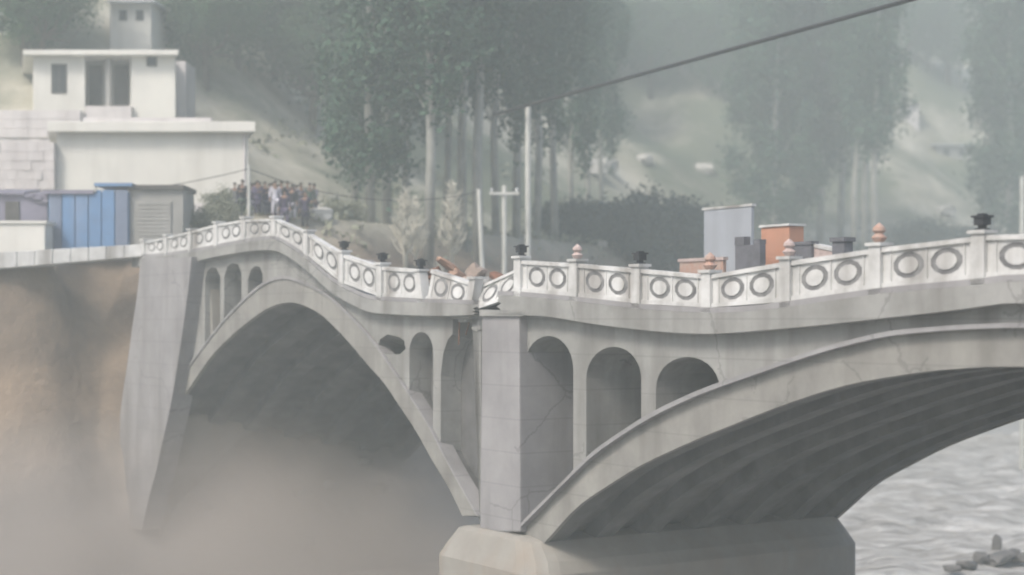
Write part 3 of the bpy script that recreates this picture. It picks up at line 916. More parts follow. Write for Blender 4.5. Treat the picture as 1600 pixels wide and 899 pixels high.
for p0, p1 in ((139, 160), (178, 200)):
    o = bx('door', M['dark_open'], h, p0, p1, 102, 164, Y + 1.53, 0.09)
    bx('door_panel', M['dark_open'], o, p0 + 3, p1 - 3, 108, 130, Y + 1.49, 0.045)
    bx('door_panel', M['dark_open'], o, p0 + 3, p1 - 3, 135, 158, Y + 1.49, 0.045)
w_ = bx('window', M['dark_open'], h, 80, 104, 100, 146, Y - 0.05, 0.08)
bx('pane', M['glass'], w_, 82.5, 91, 103, 143, Y - 0.07, 0.03)
bx('pane', M['glass'], w_, 93, 101.5, 103, 143, Y - 0.07, 0.03)
w_ = bx('window', M['dark_open'], h, 229, 245, 86.5, 104, Y - 0.05, 0.08)
bx('pane', M['glass'], w_, 231, 243, 89, 101, Y - 0.07, 0.03)
# stepped retaining walls at far left, laid in courses of stone
for nm, lab, p0, p1, y0, y1, Y in (('retaining_wall', 'upper pale stone retaining wall below the small white house', -70, 125, 172, 215, 90.5),
                                   ('retaining_wall', 'lower pinkish stone retaining wall left of the large white building', -60, 84, 222, 296, 83.5)):
    h = base_empty(nm, lab, 'wall', 'stepped stone walls at the left', at((p0 + p1) / 2, y1, Y))
    bx('core', M['pale_wall'], h, p0, p1, y0 + 1, y1, Y + 0.06, 1.4, 0, zlow=at(0, y1, Y)[2] - 2.5)
    rows = max(3, int((y1 - y0) / 13))
    rh = (y1 - y0) / rows
    for r_ in range(rows):
        x = p0 - (8 if r_ % 2 else 0)
        while x < p1:
            wd = R.uniform(14, 26)
            o = bx('stone', M['pale_wall'], h, x + .3, min(x + wd, p1), y0 + r_ * rh + .3, y0 + (r_ + 1) * rh - .15, Y - R.uniform(0, .07), 0.4)
            x += wd
# far houses on the hill
def hit(px, py, lo=72.0):       # distance at which the ground comes up to a line of sight
    Y = lo
    while Y < 320:
        if H((px - 800) / F * Y, Y) >= (500 - py) / F * Y:
            return Y
        Y += 0.5
    return 320.0
def far_house(label, px0, px1, py0, py1, Y, roofm, wallm, windows, depth=7.0, pitch=0):
    h = base_empty('hill_house', label, 'house', 'houses up on the hillside', at((px0 + px1) / 2, py1, Y))
    zl = min(H(*at(px0, py1, Y)[:2]), at(px0, py1, Y)[2]) - 3
    hh = (py1 - py0)
    bx('wall', wallm, h, px0, px1, py0 + hh * .28, py1, Y, depth, 0, zlow=zl)
    x0, _, z0 = at(px0 - 5, py0 + hh * .28, Y - .5); x1, _, z1 = at(px1 + 5, py0, Y - .5)
    m = MB()
    m.hexa([(x0, Y - .6, z0), (x1, Y - .6, z0), (x1, Y + depth + .5, z0 + .6), (x0, Y + depth + .5, z0 + .6), (x0, Y - .6, z0 + .12), (x1, Y - .6, z0 + .12), (x1, Y + depth + .5, z1 + .1), (x0, Y + depth + .5, z1 + .1)])
    m.build('roof', roofm, h)
    for a, b, c, d in windows:
        w_ = bx('window', M['dark_open'], h, a, b, c, d, Y - .05, .08)
        bx('pane', M['glass'], w_, a + 1, b - 1, c + 1, d - 1, Y - .08, .04)
far_house('pale house with tin roof on the hill above the small white house', 172, 236, -12, 44, hit(176, 44, 100) - 2.5, M['tin'], M['white'], [(186, 198, 16, 32), (212, 224, 16, 32)])
far_house('dark-walled shed with bright sloping tin roof on the hill, right of the pale house', 240, 282, 24, 62, hit(260, 58, 100), M['tin'], M['grey_wall'], [(252, 262, 44, 56)])
far_house('pale house cut off by the left edge high on the hill', -30, 14, 8, 62, hit(5, 60, 100), M['tin'], M['white'], [(-4, 6, 34, 50)])
far_house('long tin-roofed hut among the trees at right', 1462, 1522, 218, 250, hit(1490, 248, 100), M['tin'], M['grey_wall'], [(1474, 1484, 233, 244), (1498, 1508, 233, 244)])
far_house('small pale hut on the hillside right of the slender pale trunks', 1404, 1436, 152, 192, hit(1420, 190, 100), M['grey_wall'], M['pale_wall'], [(1414, 1422, 172, 184)])

# ------------------------------------------------------------------ trees and bushes
def leaf_mesh(name, centers, sizes, rng):
    n = len(centers)
    a = rng.normal(size=(n, 3)); a /= np.linalg.norm(a, axis=1)[:, None]
    b = rng.normal(size=(n, 3)); b -= a * (a * b).sum(1)[:, None]; b /= np.linalg.norm(b, axis=1)[:, None]
    s = sizes[:, None]
    v = np.stack([centers - a * s, centers - b * s * .55, centers + a * s, centers + b * s * .55], 1).reshape(-1, 3)
    me = bpy.data.meshes.new(name)
    me.vertices.add(4 * n)
    me.vertices.foreach_set('co', v.ravel())
    me.loops.add(4 * n)
    me.loops.foreach_set('vertex_index', np.arange(4 * n))
    me.polygons.add(n)
    me.polygons.foreach_set('loop_start', np.arange(0, 4 * n, 4))
    me.update(calc_edges=True)
    return me
def poplar_data(i, h, r, bare):
    rng = np.random.default_rng(100 + i)
    rr = random.Random(i)
    m = MB()
    lean = [(rr.uniform(-.5, .5) * k, rr.uniform(-.5, .5) * k) for k in (0, .5, .8, 1, 1.2)]
    m.tube([(lean[k][0], lean[k][1], h * s) for k, s in enumerate((-.04, .25, .5, .75, .97))], [0.26, 0.21, 0.15, 0.09, 0.02], 8)
    cs = []
    for k in range(95):
        s = bare + (1 - bare) * rng.random() ** 0.9
        f = (s - bare) / (1 - bare)
        prof = r * (math.sin(math.pi * min(1, f * .9 + .1)) ** .7 + .12) * (1 + .25 * math.sin(7 * f + i))
        u = rng.random() * 2 * math.pi
        q = prof * rng.random() ** .5
        c = np.array([math.cos(u) * q, math.sin(u) * q, h * s])
        cs.append(c)
        if k < 46:
            m.tube([(0, 0, h * s - q * 1.7), tuple(c * (.5, .5, 1) - np.array([0, 0, q * .8])), tuple(c)], [0.05, 0.035, 0.012], 5, False)
    cs = np.array(cs)
    n = 15000
    ix = rng.integers(0, len(cs), n)
    pts = cs[ix] + rng.normal(size=(n, 3)) * np.array([.34, .34, .70]) * rng.uniform(.5, 1.5, (n, 1))
    me = leaf_mesh('crown', pts, rng.uniform(.10, .23, n), rng)
    return m.mesh('trunk', True), me
def round_data(i, h, r, low, nl, clumps, ls, stems=1):
    rng = np.random.default_rng(200 + i)
    m = MB()
    if stems == 1:
        m.tube([(0, 0, -.5), (0.1, 0, h * .3), (0, .1, h * .6)], [0.3, 0.22, 0.12], 8)
    cs = []
    for k in range(clumps):
        v = rng.normal(size=3); v /= np.linalg.norm(v)
        q = rng.random() ** .4 * (0.8 + .35 * math.sin(3 * v[0] + i) * math.cos(4 * v[1] + 2 * i))
        c = np.array([v[0] * r * q, v[1] * r * q, low + (h - low) * (.5 + .5 * v[2] * q)])
        cs.append(c)
        if k < 24:
            m.tube([(0, 0, h * .25 if stems == 1 else 0), tuple(c * .55), tuple(c)], [0.07 if stems == 1 else .03, 0.05, 0.012], 5, False)
    cs = np.array(cs)
    ix = rng.integers(0, clumps, nl)
    pts = cs[ix] + rng.normal(size=(nl, 3)) * np.array([.42, .42, .32]) * (r / 2.2) ** .5
    pts[:, 2] = np.maximum(pts[:, 2], 0.02)
    return m.mesh('stems', True), leaf_mesh('foliage', pts, rng.uniform(ls * .6, ls * 1.2, nl), rng)
POP = [poplar_data(0, 26, 2.0, .10), poplar_data(1, 25, 1.7, .36), poplar_data(2, 28, 2.2, .22), poplar_data(3, 24, 1.3, .45)]
BRO = [round_data(0, 10, 4.6, 2.0, 17000, 130, .14), round_data(1, 9, 4.0, 1.6, 15000, 110, .14)]
BUS = [round_data(2, 4.2, 3.0, 0.1, 7000, 90, .16, 3), round_data(3, 2.6, 1.8, 0.05, 4000, 50, .12, 3)]
done = set()
def plant(data, name, pa, pb, ma, mb, x, y, sc, sz, rz, label, cat, group, zoff=0.0):
    o = empty(name, (x, y, H(x, y) - 0.15 + zoff), label, cat, group)
    o.rotation_euler = (0, 0, rz)
    o.scale = (sc, sc, sz)
    for nm, me, mm in ((pa, data[0], ma), (pb, data[1], mb)):
        c = bpy.data.objects.new(nm, me)
        if not me.materials:
            me.materials.append(None)
        c.material_slots[0].link = 'OBJECT'
        COL.objects.link(c)
        c.material_slots[0].material = mm
        c.parent = o
    return o
ORD = ['first', 'second', 'third', 'fourth', 'fifth', 'sixth', 'seventh', 'eighth', 'ninth', 'tenth', 'eleventh', 'twelfth', 'thirteenth', 'fourteenth', 'fifteenth', 'sixteenth', 'seventeenth', 'eighteenth']
# (px, Y, kind, width scale, height scale)
mid = [(556, 97, 0, 1.0, 1.0), (580, 89, 0, 1.15, 1.0), (606, 93, 0, 1.1, 1.05), (636, 98, 2, 1.0, 1.0), (668, 86, 1, 1.25, 1.0), (696, 99, 2, .9, 1.0), (722, 92, 3, 1.2, 1.1), (748, 90, 3, 1.3, 1.1),
       (776, 99, 2, 1.0, .95), (806, 101, 1, 1.1, 1.05), (838, 104, 2, 1.0, 1.0), (868, 109, 1, 1.1, 1.1), (896, 121, 2, .9, 1.0), (918, 134, 3, 1.1, 1.1), (942, 146, 2, 1.0, .9)]
for i, (px, Y, k, a, b) in enumerate(mid):
    plant(POP[k], 'poplar_tree', 'trunk', 'crown', M['bark_pale'], M['leaf'], (px - 800) / F * Y, Y, a, b, R.uniform(0, 6), '%s poplar from the left in the tall row behind the break in the bridge' % ORD[i], 'tree', 'poplars behind the middle of the bridge')
rgt = [(1182, 172, 0, 1.6, 1.2), (1212, 165, 0, 1.7, 1.25), (1246, 170, 0, 1.5, 1.3), (1280, 176, 2, 1.6, 1.2), (1312, 178, 2, 1.5, 1.2), (1336, 162, 3, 1.5, 1.3), (1352, 166, 3, 1.5, 1.35), (1370, 159, 1, 1.5, 1.35),
       (1410, 232, 2, 1.4, 1.1), (1450, 238, 1, 1.4, 1.05), (1500, 236, 0, 1.5, 1.2), (1552, 180, 2, 1.5, 1.3), (1580, 176, 0, 1.7, 1.35), (1606, 182, 2, 1.7, 1.3)]
for i, (px, Y, k, a, b) in enumerate(rgt):
    plant(POP[k], 'poplar_tree', 'trunk', 'crown', M['bark_pale'], M['leaf'], (px - 800) / F * Y, Y, a, b, R.uniform(0, 6), '%s poplar from the left in the hazy stand on the right across the river' % ORD[i], 'tree', 'poplars across the river at right')
bl = [(40, 110, 0, 1.0, 1.15, 'broad green tree behind the left end of the small white house'), (66, 108, 1, .8, 1.0, 'broad green tree behind the window of the small white house'),
      (322, 112, 1, 1.0, 1.1, 'hazy round tree close right of the small white house'), (372, 118, 0, 1.1, 1.15, 'hazy round tree high above the roof end of the large white building'), (430, 124, 1, 1.2, 1.3, 'hazy round tree high above the crowd, left of another'), (488, 120, 0, 1.2, 1.2, 'hazy round tree high above the crowd, nearest the tall poplar row'),
      (340, 140, 0, 1.3, 1.2, 'bluish tree at the top of the frame right of the tin-roofed houses'), (410, 146, 1, 1.4, 1.4, 'bluish tree at the top of the frame over the crowd'), (472, 143, 0, 1.4, 1.4, 'bluish tree at the top of the frame left of the poplar row'), (532, 136, 1, 1.4, 1.3, 'bluish round tree half behind the first poplar')]
for i, (px, Y, k, a, b, lab) in enumerate(bl):
    if i < 2:
        Y = hit(px, 112, 101)
    plant(BRO[k], 'broadleaf_tree', 'trunk', 'crown', M['bark'], M['leaf_b'], (px - 800) / F * Y, Y, a, b, R.uniform(0, 6), lab, 'tree', 'broad trees on the hill at left')
ht = [(922, 150, 1.5, 1.5), (968, 120, 1.6, 1.5), (1016, 150, 1.5, 1.3), (1060, 110, 1.7, 1.6), (1108, 140, 1.6, 1.5), (1152, 170, 1.6, 1.5), (1000, 60, 1.6, 1.5), (1120, 60, 1.7, 1.6), (1420, 90, 1.6, 1.4), (1480, 130, 1.6, 1.5)]
for i, (px, py, a, b) in enumerate(ht):
    Y = hit(px, py, 100)
    plant(BRO[i % 2], 'broadleaf_tree', 'trunk', 'crown', M['bark'], M['leaf_b'], (px - 800) / F * Y, Y, a, b, R.uniform(0, 6), '%s from the left of the hazy round trees high on the right hillside' % ORD[[0, 1, 3, 4, 5, 7, 2, 6, 8, 9][i]], 'tree', 'hazy trees high on the hill at right')
bb = [(884, 112, .9, .8, 'dark bush at the left end of the dark thicket behind the railing'), (930, 116, 1.0, .85, 'dark bush second from the left in the thicket behind the railing'), (978, 114, 1.1, 1.1, 'dark bush in the middle of the thicket under the pale rocks'),
      (1030, 118, 1.3, 1.45, 'tallest dark bush of the thicket, its top between the pale rocks'), (1086, 117, 1.2, 1.25, 'dark bush just left of the blank grey board'), (1140, 122, 1.2, 1.2, 'dark bush behind the blank grey board'),
      (1196, 128, 1.3, 1.1, 'dark bush behind the orange booth'), (1256, 140, 1.5, 1.2, 'dark bush right of the orange booth, left of the slender trunks'), (1320, 150, 1.5, 1.1, 'dark bush at the foot of the slender trunks'),
      (1440, 168, 1.7, 1.2, 'dark bush across the river right of the slender trunks'), (1520, 172, 1.7, 1.2, 'dark bush across the river below the tin-roofed hut')]
for i, (px, Y, a, b, lab) in enumerate(bb):
    plant(BUS[0], 'bush', 'stems', 'foliage', M['bark'], M['leaf_c'], (px - 800) / F * Y, Y, a, b, R.uniform(0, 6), lab, 'bush', 'dark bushes on the far bank')
for i, (px, Y, a, b, lab) in enumerate([(322, 77.5, .55, .5, 'dusty grey-green bush against the right end of the grey shop'), (346, 78.0, .6, .5, 'dusty grey-green bush at the left of the crowd'), (345, 79.5, .5, .55, 'dusty grey-green bush close under the large white wall'), (528, 86, .8, .55, 'low dusty bush right of the crowd by the first poplar')]):
    plant(BUS[1], 'bush', 'stems', 'foliage', M['bark'], M['leaf_g'], (px - 800) / F * Y, Y, a, b, R.uniform(0, 6), lab, 'bush', 'dusty bushes on the far bank')
# pale dry saplings behind the break
def dry_data(i, h):
    rng = random.Random(300 + i)
    m = MB(); tw_ = MB()
    m.tube([(0, 0, -.3), (rng.uniform(-.2, .2), 0, h * .5), (rng.uniform(-.3, .3), 0, h)], [.13, .09, .03], 6)
    for k in range(90):
        z = h * rng.uniform(.15, .95); u = rng.uniform(0, 6.28); l = rng.uniform(.3, 1.0) * (1.15 - z / h)
        e = Vector((math.cos(u) * l, math.sin(u) * l, z + l * 1.1))
        tw_.tube([(0, 0, z), tuple(Vector((math.cos(u) * l * .5, math.sin(u) * l * .5, z + l * .4))), tuple(e)], [.045, .034, .02], 4, False)
        for q in range(3):
            f = e + Vector((rng.uniform(-.3, .3), rng.uniform(-.3, .3), rng.uniform(-.1, .4)))
            tw_.tube([tuple(e * .8 + Vector((0, 0, z * .2))), tuple(f)], [.026, .014], 4, False)
    return m.mesh('stem', True), tw_.mesh('twigs')
DRY = [dry_data(0, 4.6), dry_data(1, 3.4)]
for i, (px, Y, k, s) in enumerate([(633, 80, 1, 1.1), (650, 82, 0, .8), (686, 81, 0, .9), (706, 84, 0, 1.0), (730, 82, 0, 1.05), (752, 80, 1, 1.2), (772, 83, 0, 1.0), (796, 84, 1, 1.1), (845, 86, 1, .9)]):
    plant(DRY[k], 'dry_sapling', 'stem', 'twigs', M['dry'], M['dry'], (px - 800) / F * Y, Y, s, s, R.uniform(0, 6), '%s pale leafless sapling from the left behind the broken railing' % ORD[i], 'sapling', 'leafless saplings behind the break')
# grass tufts on the bank tops
def grass():
    rng = np.random.default_rng(5)
    pts = []
    while len(pts) < 5200:
        px = rng.uniform(280, 1580); Y = rng.uniform(78, 150)
        x = (px - 800) / F * Y
        t, w = tw(x, Y)
        if t - tb(w) < 2.5 or noise.noise(Vector((x * .12, Y * .12, 1))) < 0.0:
            continue
        z = H(x, Y)
        for q in range(3):
            pts.append((x + rng.normal() * .25, Y + rng.normal() * .25, z + rng.uniform(0.05, .4)))
    pts = np.array(pts)
    return leaf_mesh('dry_grass', pts, rng.uniform(.12, .3, len(pts)), rng)
tag(link('dry_grass', grass(), M['leaf_g']), 'dry grey-green grass tufts scattered over the far bank slope', 'grass', None, 'stuff')

# ------------------------------------------------------------------ rocks
rk = [(925, 272, 142, 1.5, 'pale boulder, larger of the pair left above the dark thicket'), (948, 266, 146, 1.1, 'pale boulder, smaller and right of the pair above the dark thicket'), (1008, 256, 150, .9, 'pale flat boulder on the slope above the middle of the thicket'), (1102, 270, 146, .9, 'pale boulder on the slope above the blank grey board'),
      (940, 385, 112, .5, 'small pale stone on the bank left over the railing'), (1476, 338, 168, 1.0, 'pale boulder across the river near the dark post top'), (510, 335, 84, .9, 'pale boulder right of the crowd, by the dusty bush'), (498, 352, 80, .8, 'pale boulder low beside the railing right of the crowd'), (520, 320, 90, .8, 'pale boulder up the bank right of the crowd')]
for i, (px, py, Y, s, lab) in enumerate(rk):
    Y = hit(px, py)
    s *= max(0.85, Y / 140)
    x = (px - 800) / F * Y
    tag(link('boulder', rough_block(Vector((x, Y, H(x, Y) + s * .25)), (s * 1.2, s, s * .7), 500 + i, i), M['rock_pale']), lab, 'boulder', 'pale boulders on the far bank')
dk = [(1488, 886, 71, .5, .22, 'small flat dark rock, first from the left in the river at bottom right'), (1510, 881, 72, .75, .25, 'flat dark rock, second from the left in the river at bottom right'), (1533, 872, 74, .55, .32, 'dark rock just left of the upright one in the river'),
      (1557, 862, 76, .28, .8, 'thin upright dark rock sticking out of the river at bottom right'), (1562, 874, 74, .9, .3, 'long dark rock awash under the upright rock in the river'), (1584, 868, 75, .6, .35, 'dark rock second from the right edge in the river'), (1603, 874, 74, .7, .3, 'dark rock cut by the right edge in the river')]
for i, (px, py, Y, s, hgt, lab) in enumerate(dk):
    x = (px - 800) / F * Y
    tag(link('river_rock', rough_block(Vector((x, Y, WATER_Z + hgt * .35)), (s, s * .7, hgt), 600 + i, .9 * i, .25 * math.sin(2 * i))  , M['rock']), lab, 'rock', 'dark rocks in the river')
cl = []
for i in range(14):
    px = R.uniform(300, 620); t = R.uniform(24.5, 29.5); w = R.uniform(.8, 10)
    x, y, _ = P(t, w, 0)
    cl.append((x, y, R.uniform(.25, .7), i))
for x, y, s, i in cl:
    tag(link('bank_stone', rough_block(Vector((x, y, H(x, y) + s * .2)), (s, s * .8, s * .6), 700 + i, i), M['concrete'] if i % 3 else M['rock']), 'loose stone on the bank slope under the far arch', 'stone', 'loose stones under the far arch')

# ------------------------------------------------------------------ poles and cables
def pole(label, px, y0, Y, r, arms=(), topx=None):
    x, _, z1 = at(px, y0, Y)
    z0 = H(x, Y) - .4
    h = empty('utility_pole', (x, Y, z0), label, 'pole', 'poles on the far bank')
    tx = (topx - 800) / F * Y if topx else x
    m = MB(); m.tube([(x, Y, z0), ((x + tx) / 2, Y, (z0 + z1) / 2), (tx, Y, z1)], [r * 1.25, r * 1.1, r], 10); m.build('shaft', M['steel_pole'], h)
    for yy, half in arms:
        z = (500 - yy) / F * Y
        m = MB(); m.box(tx - half, tx + half, Y - .18, Y - .06, z - .07, z + .07); ar = m.build('cross_arm', M['steel_pole'], h)
        for s in (-.85, 0.85):
            m = MB(); m.lathe((tx + half * s, Y - .12, z + .07), [(.04, 0), (.07, .04), (.05, .1), (.08, .14), (.03, .22)], 8); m.build('insulator', M['rail'], ar)
    return (tx, Y, z1)
ptop = pole('tallest pale utility pole, on the right of the three behind the break', 825, 166, 84, .14)
pole('short pale pole with a cross arm, left of the tallest pole', 788, 290, 83, .12, ((303, .75),))
pole('pale leaning pole, leftmost of the three behind the break', 768, 296, 82, .11, (), topx=748)
pole('thin white pole at the left of the crowd', 389, 258, 77.5, .07)
pole('white pole cut by the right edge of the picture', 1597, 276, 120, .16)
def cable(name, a, b, sag, r, label):
    a = Vector(a); b = Vector(b)
    pts = [a.lerp(b, k / 30) - Vector((0, 0, sag * 4 * (k / 30) * (1 - k / 30))) for k in range(31)]
    m = MB(); m.tube(pts, r, 6)
    tag(m.build(name, M['cable'], None, 0, True), label, 'cable')
cable('power_cable', at(772, 179, 86), at(2300, -246, 40), 0.04, .085, 'thick black cable running up to the right from the tallest pole')
cable('thin_cable', at(190, 300, 78), at(389, 264, 77.5), .12, .02, 'thin cable strung across the large white wall to the thin pole')
cable('thin_cable', at(389, 264, 77.5), at(748, 300, 82), .9, .02, 'thin cable strung from the thin pole over the crowd to the leaning pole')

# ------------------------------------------------------------------ the crowd
def skin_mesh(name, verts, edges, radii, sub=1):
    me = bpy.data.meshes.new(name)
    me.from_pydata(verts, edges, [])
    o = bpy.data.objects.new(name, me)
    COL.objects.link(o)
    o.modifiers.new('skin', 'SKIN')
    sv = me.skin_vertices[0].data
    for i, r in enumerate(radii):
        sv[i].radius = r if isinstance(r, tuple) else (r, r)
        sv[i].use_root = (i == 0)
    md = o.modifiers.new('sub', 'SUBSURF'); md.levels = sub; md.render_levels = sub
    dg = bpy.context.evaluated_depsgraph_get()
    out = bpy.data.meshes.new_from_object(o.evaluated_get(dg))
    bpy.data.objects.remove(o)
    out.name = name
    out.polygons.foreach_set('use_smooth', [True] * len(out.polygons))
    return out
def figure(i, arm):            # arm: 'down', 'fold', 'raise'
    J = []; E = []; Rr = []
    def j(p, r, to=None):
        J.append(p); Rr.append(r)
        if to is not None:
            E.append((to, len(J) - 1))
        return len(J) - 1
    pel = j((0, 0, .95), (.145, .10))
    sp = j((0, .01, 1.15), (.13, .095), pel); ch = j((0, 0, 1.36), (.165, .11), sp); nk = j((0, -.01, 1.50), .055, ch)
    hd = j((0, -.03, 1.59), (.078, .09), nk); ht = j((0, -.02, 1.70), (.07, .085), hd)
    j((0, -.125, 1.60), .014, hd)              # nose
    hands = []
    for s in (-1, 1):
        sh = j((s * .2, 0, 1.42), .062, ch)
        if arm == 'down' or (arm == 'raise' and s < 0):
            el_ = j((s * .255, .03, 1.14), .045, sh); wr = j((s * .265, -.05, .90), .029, el_); d = Vector((s * .02, -.03, -.09))
        elif arm == 'fold':
            el_ = j((s * .26, -.03, 1.14), .045, sh); wr = j((s * .06, -.25, 1.19), .029, el_); d = Vector((-s * .085, -.02, .02))
        else:
            el_ = j((s * .30, -.16, 1.30), .045, sh); wr = j((s * .16, -.24, 1.55), .029, el_); d = Vector((-s * .04, .0, .085))
        pm = j(tuple(Vector(J[wr]) + d * .9), (.034, .018), wr)
        n = d.normalized(); side = n.cross(Vector((0, 1, 0.2))).normalized()
        for q, l in enumerate((.07, .085, .08, .062)):
            b0 = Vector(J[pm]) + side * (.018 * (q - 1.5)) + n * .03
            f1 = j(tuple(b0 + n * l * .5), .009, pm); j(tuple(b0 + n * l + Vector((0, -.018, 0))), .007, f1)
        th = j(tuple(Vector(J[wr]) + d * .5 + side * -.04), .011, wr); j(tuple(Vector(J[th]) + n * .04 - side * .01), .009, th)
    for s in (-1, 1):
        hp = j((s * .1, 0, .87), .095, pel); kn = j((s * .11, -.02 + .03 * s, .49), .058, hp); an = j((s * .115, .03 * s, .09), .038, kn); j((s * .13, -.14 + .03 * s, .035), .034, an)
    body = skin_mesh('person', J, E, Rr, 1)
    # long tunic
    V = [(0, 0, 1.44), (0, 0, 1.36), (0, .01, 1.15), (0, 0, .95), (0, 0, .72), (0, 0, .52)]; G = [(0, 1), (1, 2), (2, 3), (3, 4), (4, 5)]
    T = [(.10, .08), (.19, .13), (.155, .12), (.18, .14), (.215, .165), (.23, .18)]
    k = 11 if False else None
    idx = [p for p in range(len(J))]
    arms = [e for e in E]
    sh = [b for a, b in E if a == ch and b != nk]
    for s_ in sh:
        el_ = [b for a, b in E if a == s_][0]; wr = [b for a, b in E if a == el_][0]
        V += [J[s_], J[el_], tuple(Vector(J[el_]).lerp(Vector(J[wr]), .85))]; T += [.085, .066, .052]
        n = len(V); G += [(1, n - 3), (n - 3, n - 2), (n - 2, n - 1)]
    tunic = skin_mesh('tunic', V, G, T, 1)
    V = [(0, 0, .9)]; G = []; T = [(.17, .13)]
    for s in (-1, 1):
        V += [(s * .105, 0, .80), (s * .115, -.02 + .03 * s, .48), (s * .12, .03 * s, .12)]; T += [.115, .092, .07]
        n = len(V); G += [(0, n - 3), (n - 3, n - 2), (n - 2, n - 1)]
    trousers = skin_mesh('trousers', V, G, T, 1)
    bm = bmesh.new()
    bmesh.ops.create_uvsphere(bm, u_segments=14, v_segments=9, radius=1)
    for v in list(bm.verts):
        if v.co.z < -.15 and v.co.y < .2 or v.co.z < -.6:
            bm.verts.remove(v)
        else:
            v.co = Vector((v.co.x * .092, v.co.y * .108 - .012, v.co.z * .105 + 1.685))
    hair = bpy.data.meshes.new('hair'); bm.to_mesh(hair); bm.free()
    return body, tunic, trousers, hair
FIG = [figure(0, 'down'), figure(1, 'fold'), figure(2, 'raise')]
def person(px, Y, f, top, bot, rz, label, sc=1.0):
    x = (px - 800) / F * Y
    parts = FIG[f]
    o = bpy.data.objects.new('person', parts[0])
    for me, m in zip(parts, (M['skin'], None, None, M['hair'])):
        if not me.materials:
            me.materials.append(m or M['skin'])
    COL.objects.link(o)
    o.location = (x, Y, H(x, Y) - .02)
    o.rotation_euler = (0, 0, rz)
    o.scale = (sc,) * 3
    tag(o, label, 'person', 'crowd at the far end of the bridge')
    for nm, me, m in (('tunic', parts[1], M['cloth_' + top]), ('trousers', parts[2], M['cloth_' + bot]), ('hair', parts[3], M['hair'])):
        c = bpy.data.objects.new(nm, me)
        c.material_slots[0].link = 'OBJECT'
        COL.objects.link(c)
        c.material_slots[0].material = m
        c.parent = o
CROWD = [(374, 81.2, 0, 'navy', 'navy', 'person in navy standing behind the two leftmost people'), (393, 81.0, 1, 'dark purple', 'dark purple', 'person all in dark purple half behind the thin white pole'), (402, 79.0, 1, 'mauve', 'dark purple', 'person in a mauve tunic with folded arms near the thin white pole'), (411, 81.6, 0, 'black', 'black', 'person all in black at the back of the crowd, left of the middle'),
         (425, 81.2, 2, 'dark purple', 'mauve', 'person in purple with a raised hand behind the one in white'), (435, 80.9, 0, 'navy', 'navy', 'person all in navy just right of the one in white'), (445, 78.9, 0, 'dark purple', 'mauve', 'person in a dark purple tunic and mauve trousers at the front right'), (463, 81.3, 0, 'black', 'navy', 'person in black and navy at the back right of the crowd'), (477, 79.4, 2, 'dark purple', 'black', 'person in dark purple with a raised hand, third from the right'),
         (491, 81.2, 1, 'grey', 'dark purple', 'person in grey with purple trousers at the right rear of the crowd'), (367, 79.6, 0, 'grey', 'grey', 'person in a grey tunic, leftmost in the crowd'), (379, 79.2, 1, 'black', 'dark green', 'person in black with folded arms, just left of the thin white pole'),
         (398, 79.8, 0, 'dark purple', 'white', 'person in a dark purple tunic and white trousers, just right of the thin white pole'), (406, 80.6, 2, 'mauve', 'mauve', 'person in mauve with one hand raised to the face'),
         (414, 79.4, 1, 'dark purple', 'grey', 'person in a dark purple tunic and grey trousers with folded arms'), (421, 80.3, 0, 'navy', 'dark purple', 'person in a navy tunic and purple trousers, left of the one in white'),
         (430, 79.3, 0, 'white', 'white', 'person all in white in the middle of the crowd'), (440, 79.7, 1, 'black', 'grey', 'person in a black tunic and grey trousers, right of the one in white'),
         (449, 80.4, 2, 'navy', 'white', 'person in navy with white trousers and a hand raised'), (457, 79.5, 0, 'black', 'white', 'person in a black tunic and white trousers'),
         (470, 80.8, 1, 'grey', 'grey', 'person in grey with folded arms, second from the right'), (484, 80.2, 0, 'dark green', 'brown', 'person in a dark green tunic and brown trousers at the right of the crowd')]
for i, (px, Y, f, a, b, lab) in enumerate(CROWD):
    person(px, Y + 1.0, f, a, b, R.uniform(-.7, .7), lab, R.uniform(.99, 1.08))

# ------------------------------------------------------------------ dust boiling up under the far arch
bm = bmesh.new()
for i, (t, w, z, rt, rw, rz) in enumerate([(23, 3, -10, 9, 7, 7.5), (19, -1, -11, 8, 6, 7), (29, -3.5, -9.5, 7, 5.5, 7.5), (26, 6, -8, 7, 6, 7.5), (33, -7, -9.5, 7, 6, 8), (13, 3, -12, 8, 6, 7), (23, -6, -12, 9, 6, 7), (38, -12, -8, 7, 7, 8), (30, -9, -12, 8, 7, 8), (3, 6, -12, 9, 6, 6.5), (-7, 7, -13, 9, 6, 5.5)]):
    g = bmesh.ops.create_icosphere(bm, subdivisions=3, radius=1.0)
    for v in g['verts']:
        q = v.co * (1 + .35 * noise.noise(v.co * 1.7 + Vector((i * 7, 0, 0))))
        v.co = Vector(P(t + rt * q.x, w + rw * q.y, z + rz * q.z))
dm = bpy.data.meshes.new('dust_cloud')
bm.to_mesh(dm); bm.free()
tmp = bpy.data.objects.new('dust_cloud', dm)
COL.objects.link(tmp)
rmod = tmp.modifiers.new('remesh', 'REMESH'); rmod.mode = 'VOXEL'; rmod.voxel_size = 0.45
smod = tmp.modifiers.new('smooth', 'SMOOTH'); smod.iterations = 30; smod.factor = 0.6
dmesh = bpy.data.meshes.new_from_object(tmp.evaluated_get(bpy.context.evaluated_depsgraph_get()))
bpy.data.objects.remove(tmp)
dmat = bpy.data.materials.new('dust')
dmat.use_nodes = True
dn = dmat.node_tree
dn.nodes.clear()
dv = dn.nodes.new('ShaderNodeVolumePrincipled')
dv.inputs['Color'].default_value = (0.60, 0.545, 0.495, 1)
dtc = dn.nodes.new('ShaderNodeTexCoord')
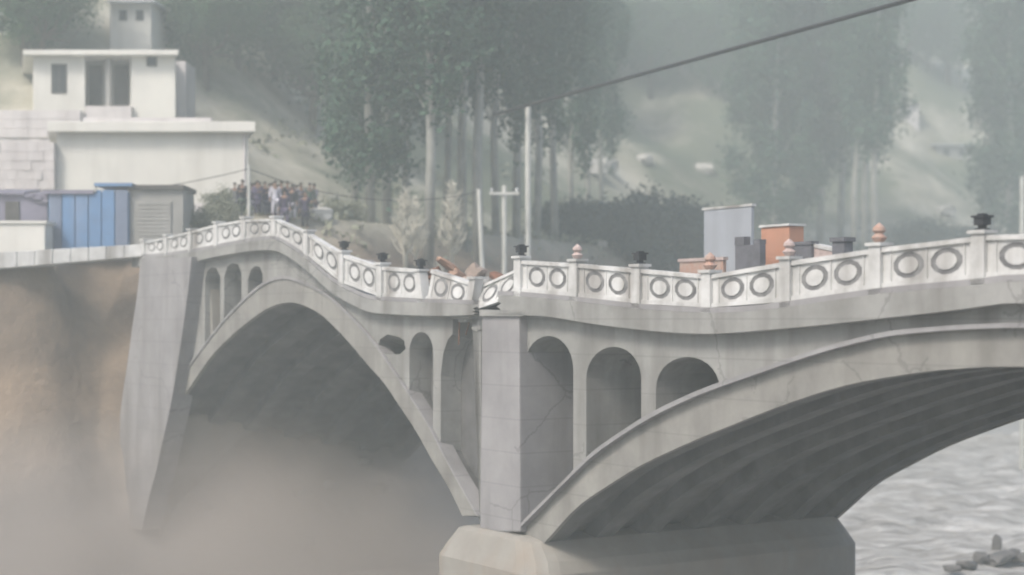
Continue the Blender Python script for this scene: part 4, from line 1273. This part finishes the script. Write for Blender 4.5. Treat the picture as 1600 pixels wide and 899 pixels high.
def dot(vec):
    q = dn.nodes.new('ShaderNodeVectorMath'); q.operation = 'DOT_PRODUCT'
    dn.links.new(dtc.outputs['Object'], q.inputs[0]); q.inputs[1].default_value = vec
    return q.outputs['Value']
def fade(src, a, b_):
    q = dn.nodes.new('ShaderNodeMapRange'); q.interpolation_type = 'SMOOTHSTEP'
    q.inputs['From Min'].default_value = a; q.inputs['From Max'].default_value = b_
    dn.links.new(src, q.inputs['Value'])
    return q.outputs[0]
def mul(a, b_):
    q = dn.nodes.new('ShaderNodeMath'); q.operation = 'MULTIPLY'
    dn.links.new(a, q.inputs[0])
    if isinstance(b_, float): q.inputs[1].default_value = b_
    else: dn.links.new(b_, q.inputs[1])
    return q.outputs[0]
def mad(a, k, c):
    q = dn.nodes.new('ShaderNodeMath'); q.operation = 'MULTIPLY_ADD'
    dn.links.new(a, q.inputs[0]); q.inputs[1].default_value = k; q.inputs[2].default_value = c
    return q.outputs[0]
dno = dn.nodes.new('ShaderNodeTexNoise')
dno.inputs['Scale'].default_value = 0.16; dno.inputs['Detail'].default_value = 3
dn.links.new(dtc.outputs['Object'], dno.inputs['Vector'])
tbase = UX * OX + UY * OY
dens = mul(mul(fade(dot((0, 0, 1)), -2.2, -10.0), mad(fade(dot((UX, UY, 0)), tbase + 5.0, tbase + 17.0), 0.7, 0.3)), fade(dno.outputs['Fac'], 0.25, 0.62))
dn.links.new(mul(dens, 0.15), dv.inputs['Density'])
dout = dn.nodes.new('ShaderNodeOutputMaterial')
dn.links.new(dv.outputs[0], dout.inputs['Volume'])
dmesh.materials.clear()
tag(link('dust_cloud', dmesh, dmat), 'brown-grey dust cloud boiling up under the far arch and along the foot of the cliff', 'dust cloud', None, 'stuff')

# ------------------------------------------------------------------ dusty air over the gorge
hz = MB(); hz.box(-345, 345, -195, 435, -17.5, 67.0)
hm = bpy.data.materials.new('dusty_air')
hm.use_nodes = True
hn = hm.node_tree
hn.nodes.clear()
pv = hn.nodes.new('ShaderNodeVolumePrincipled')
pv.inputs['Color'].default_value = (0.71, 0.785, 0.77, 1)
pv.inputs['Density'].default_value = 0.0035
pv.inputs['Anisotropy'].default_value = 0.0
ho = hn.nodes.new('ShaderNodeOutputMaterial')
hn.links.new(pv.outputs[0], ho.inputs['Volume'])
tag(hz.build('haze', hm), kind='stuff')
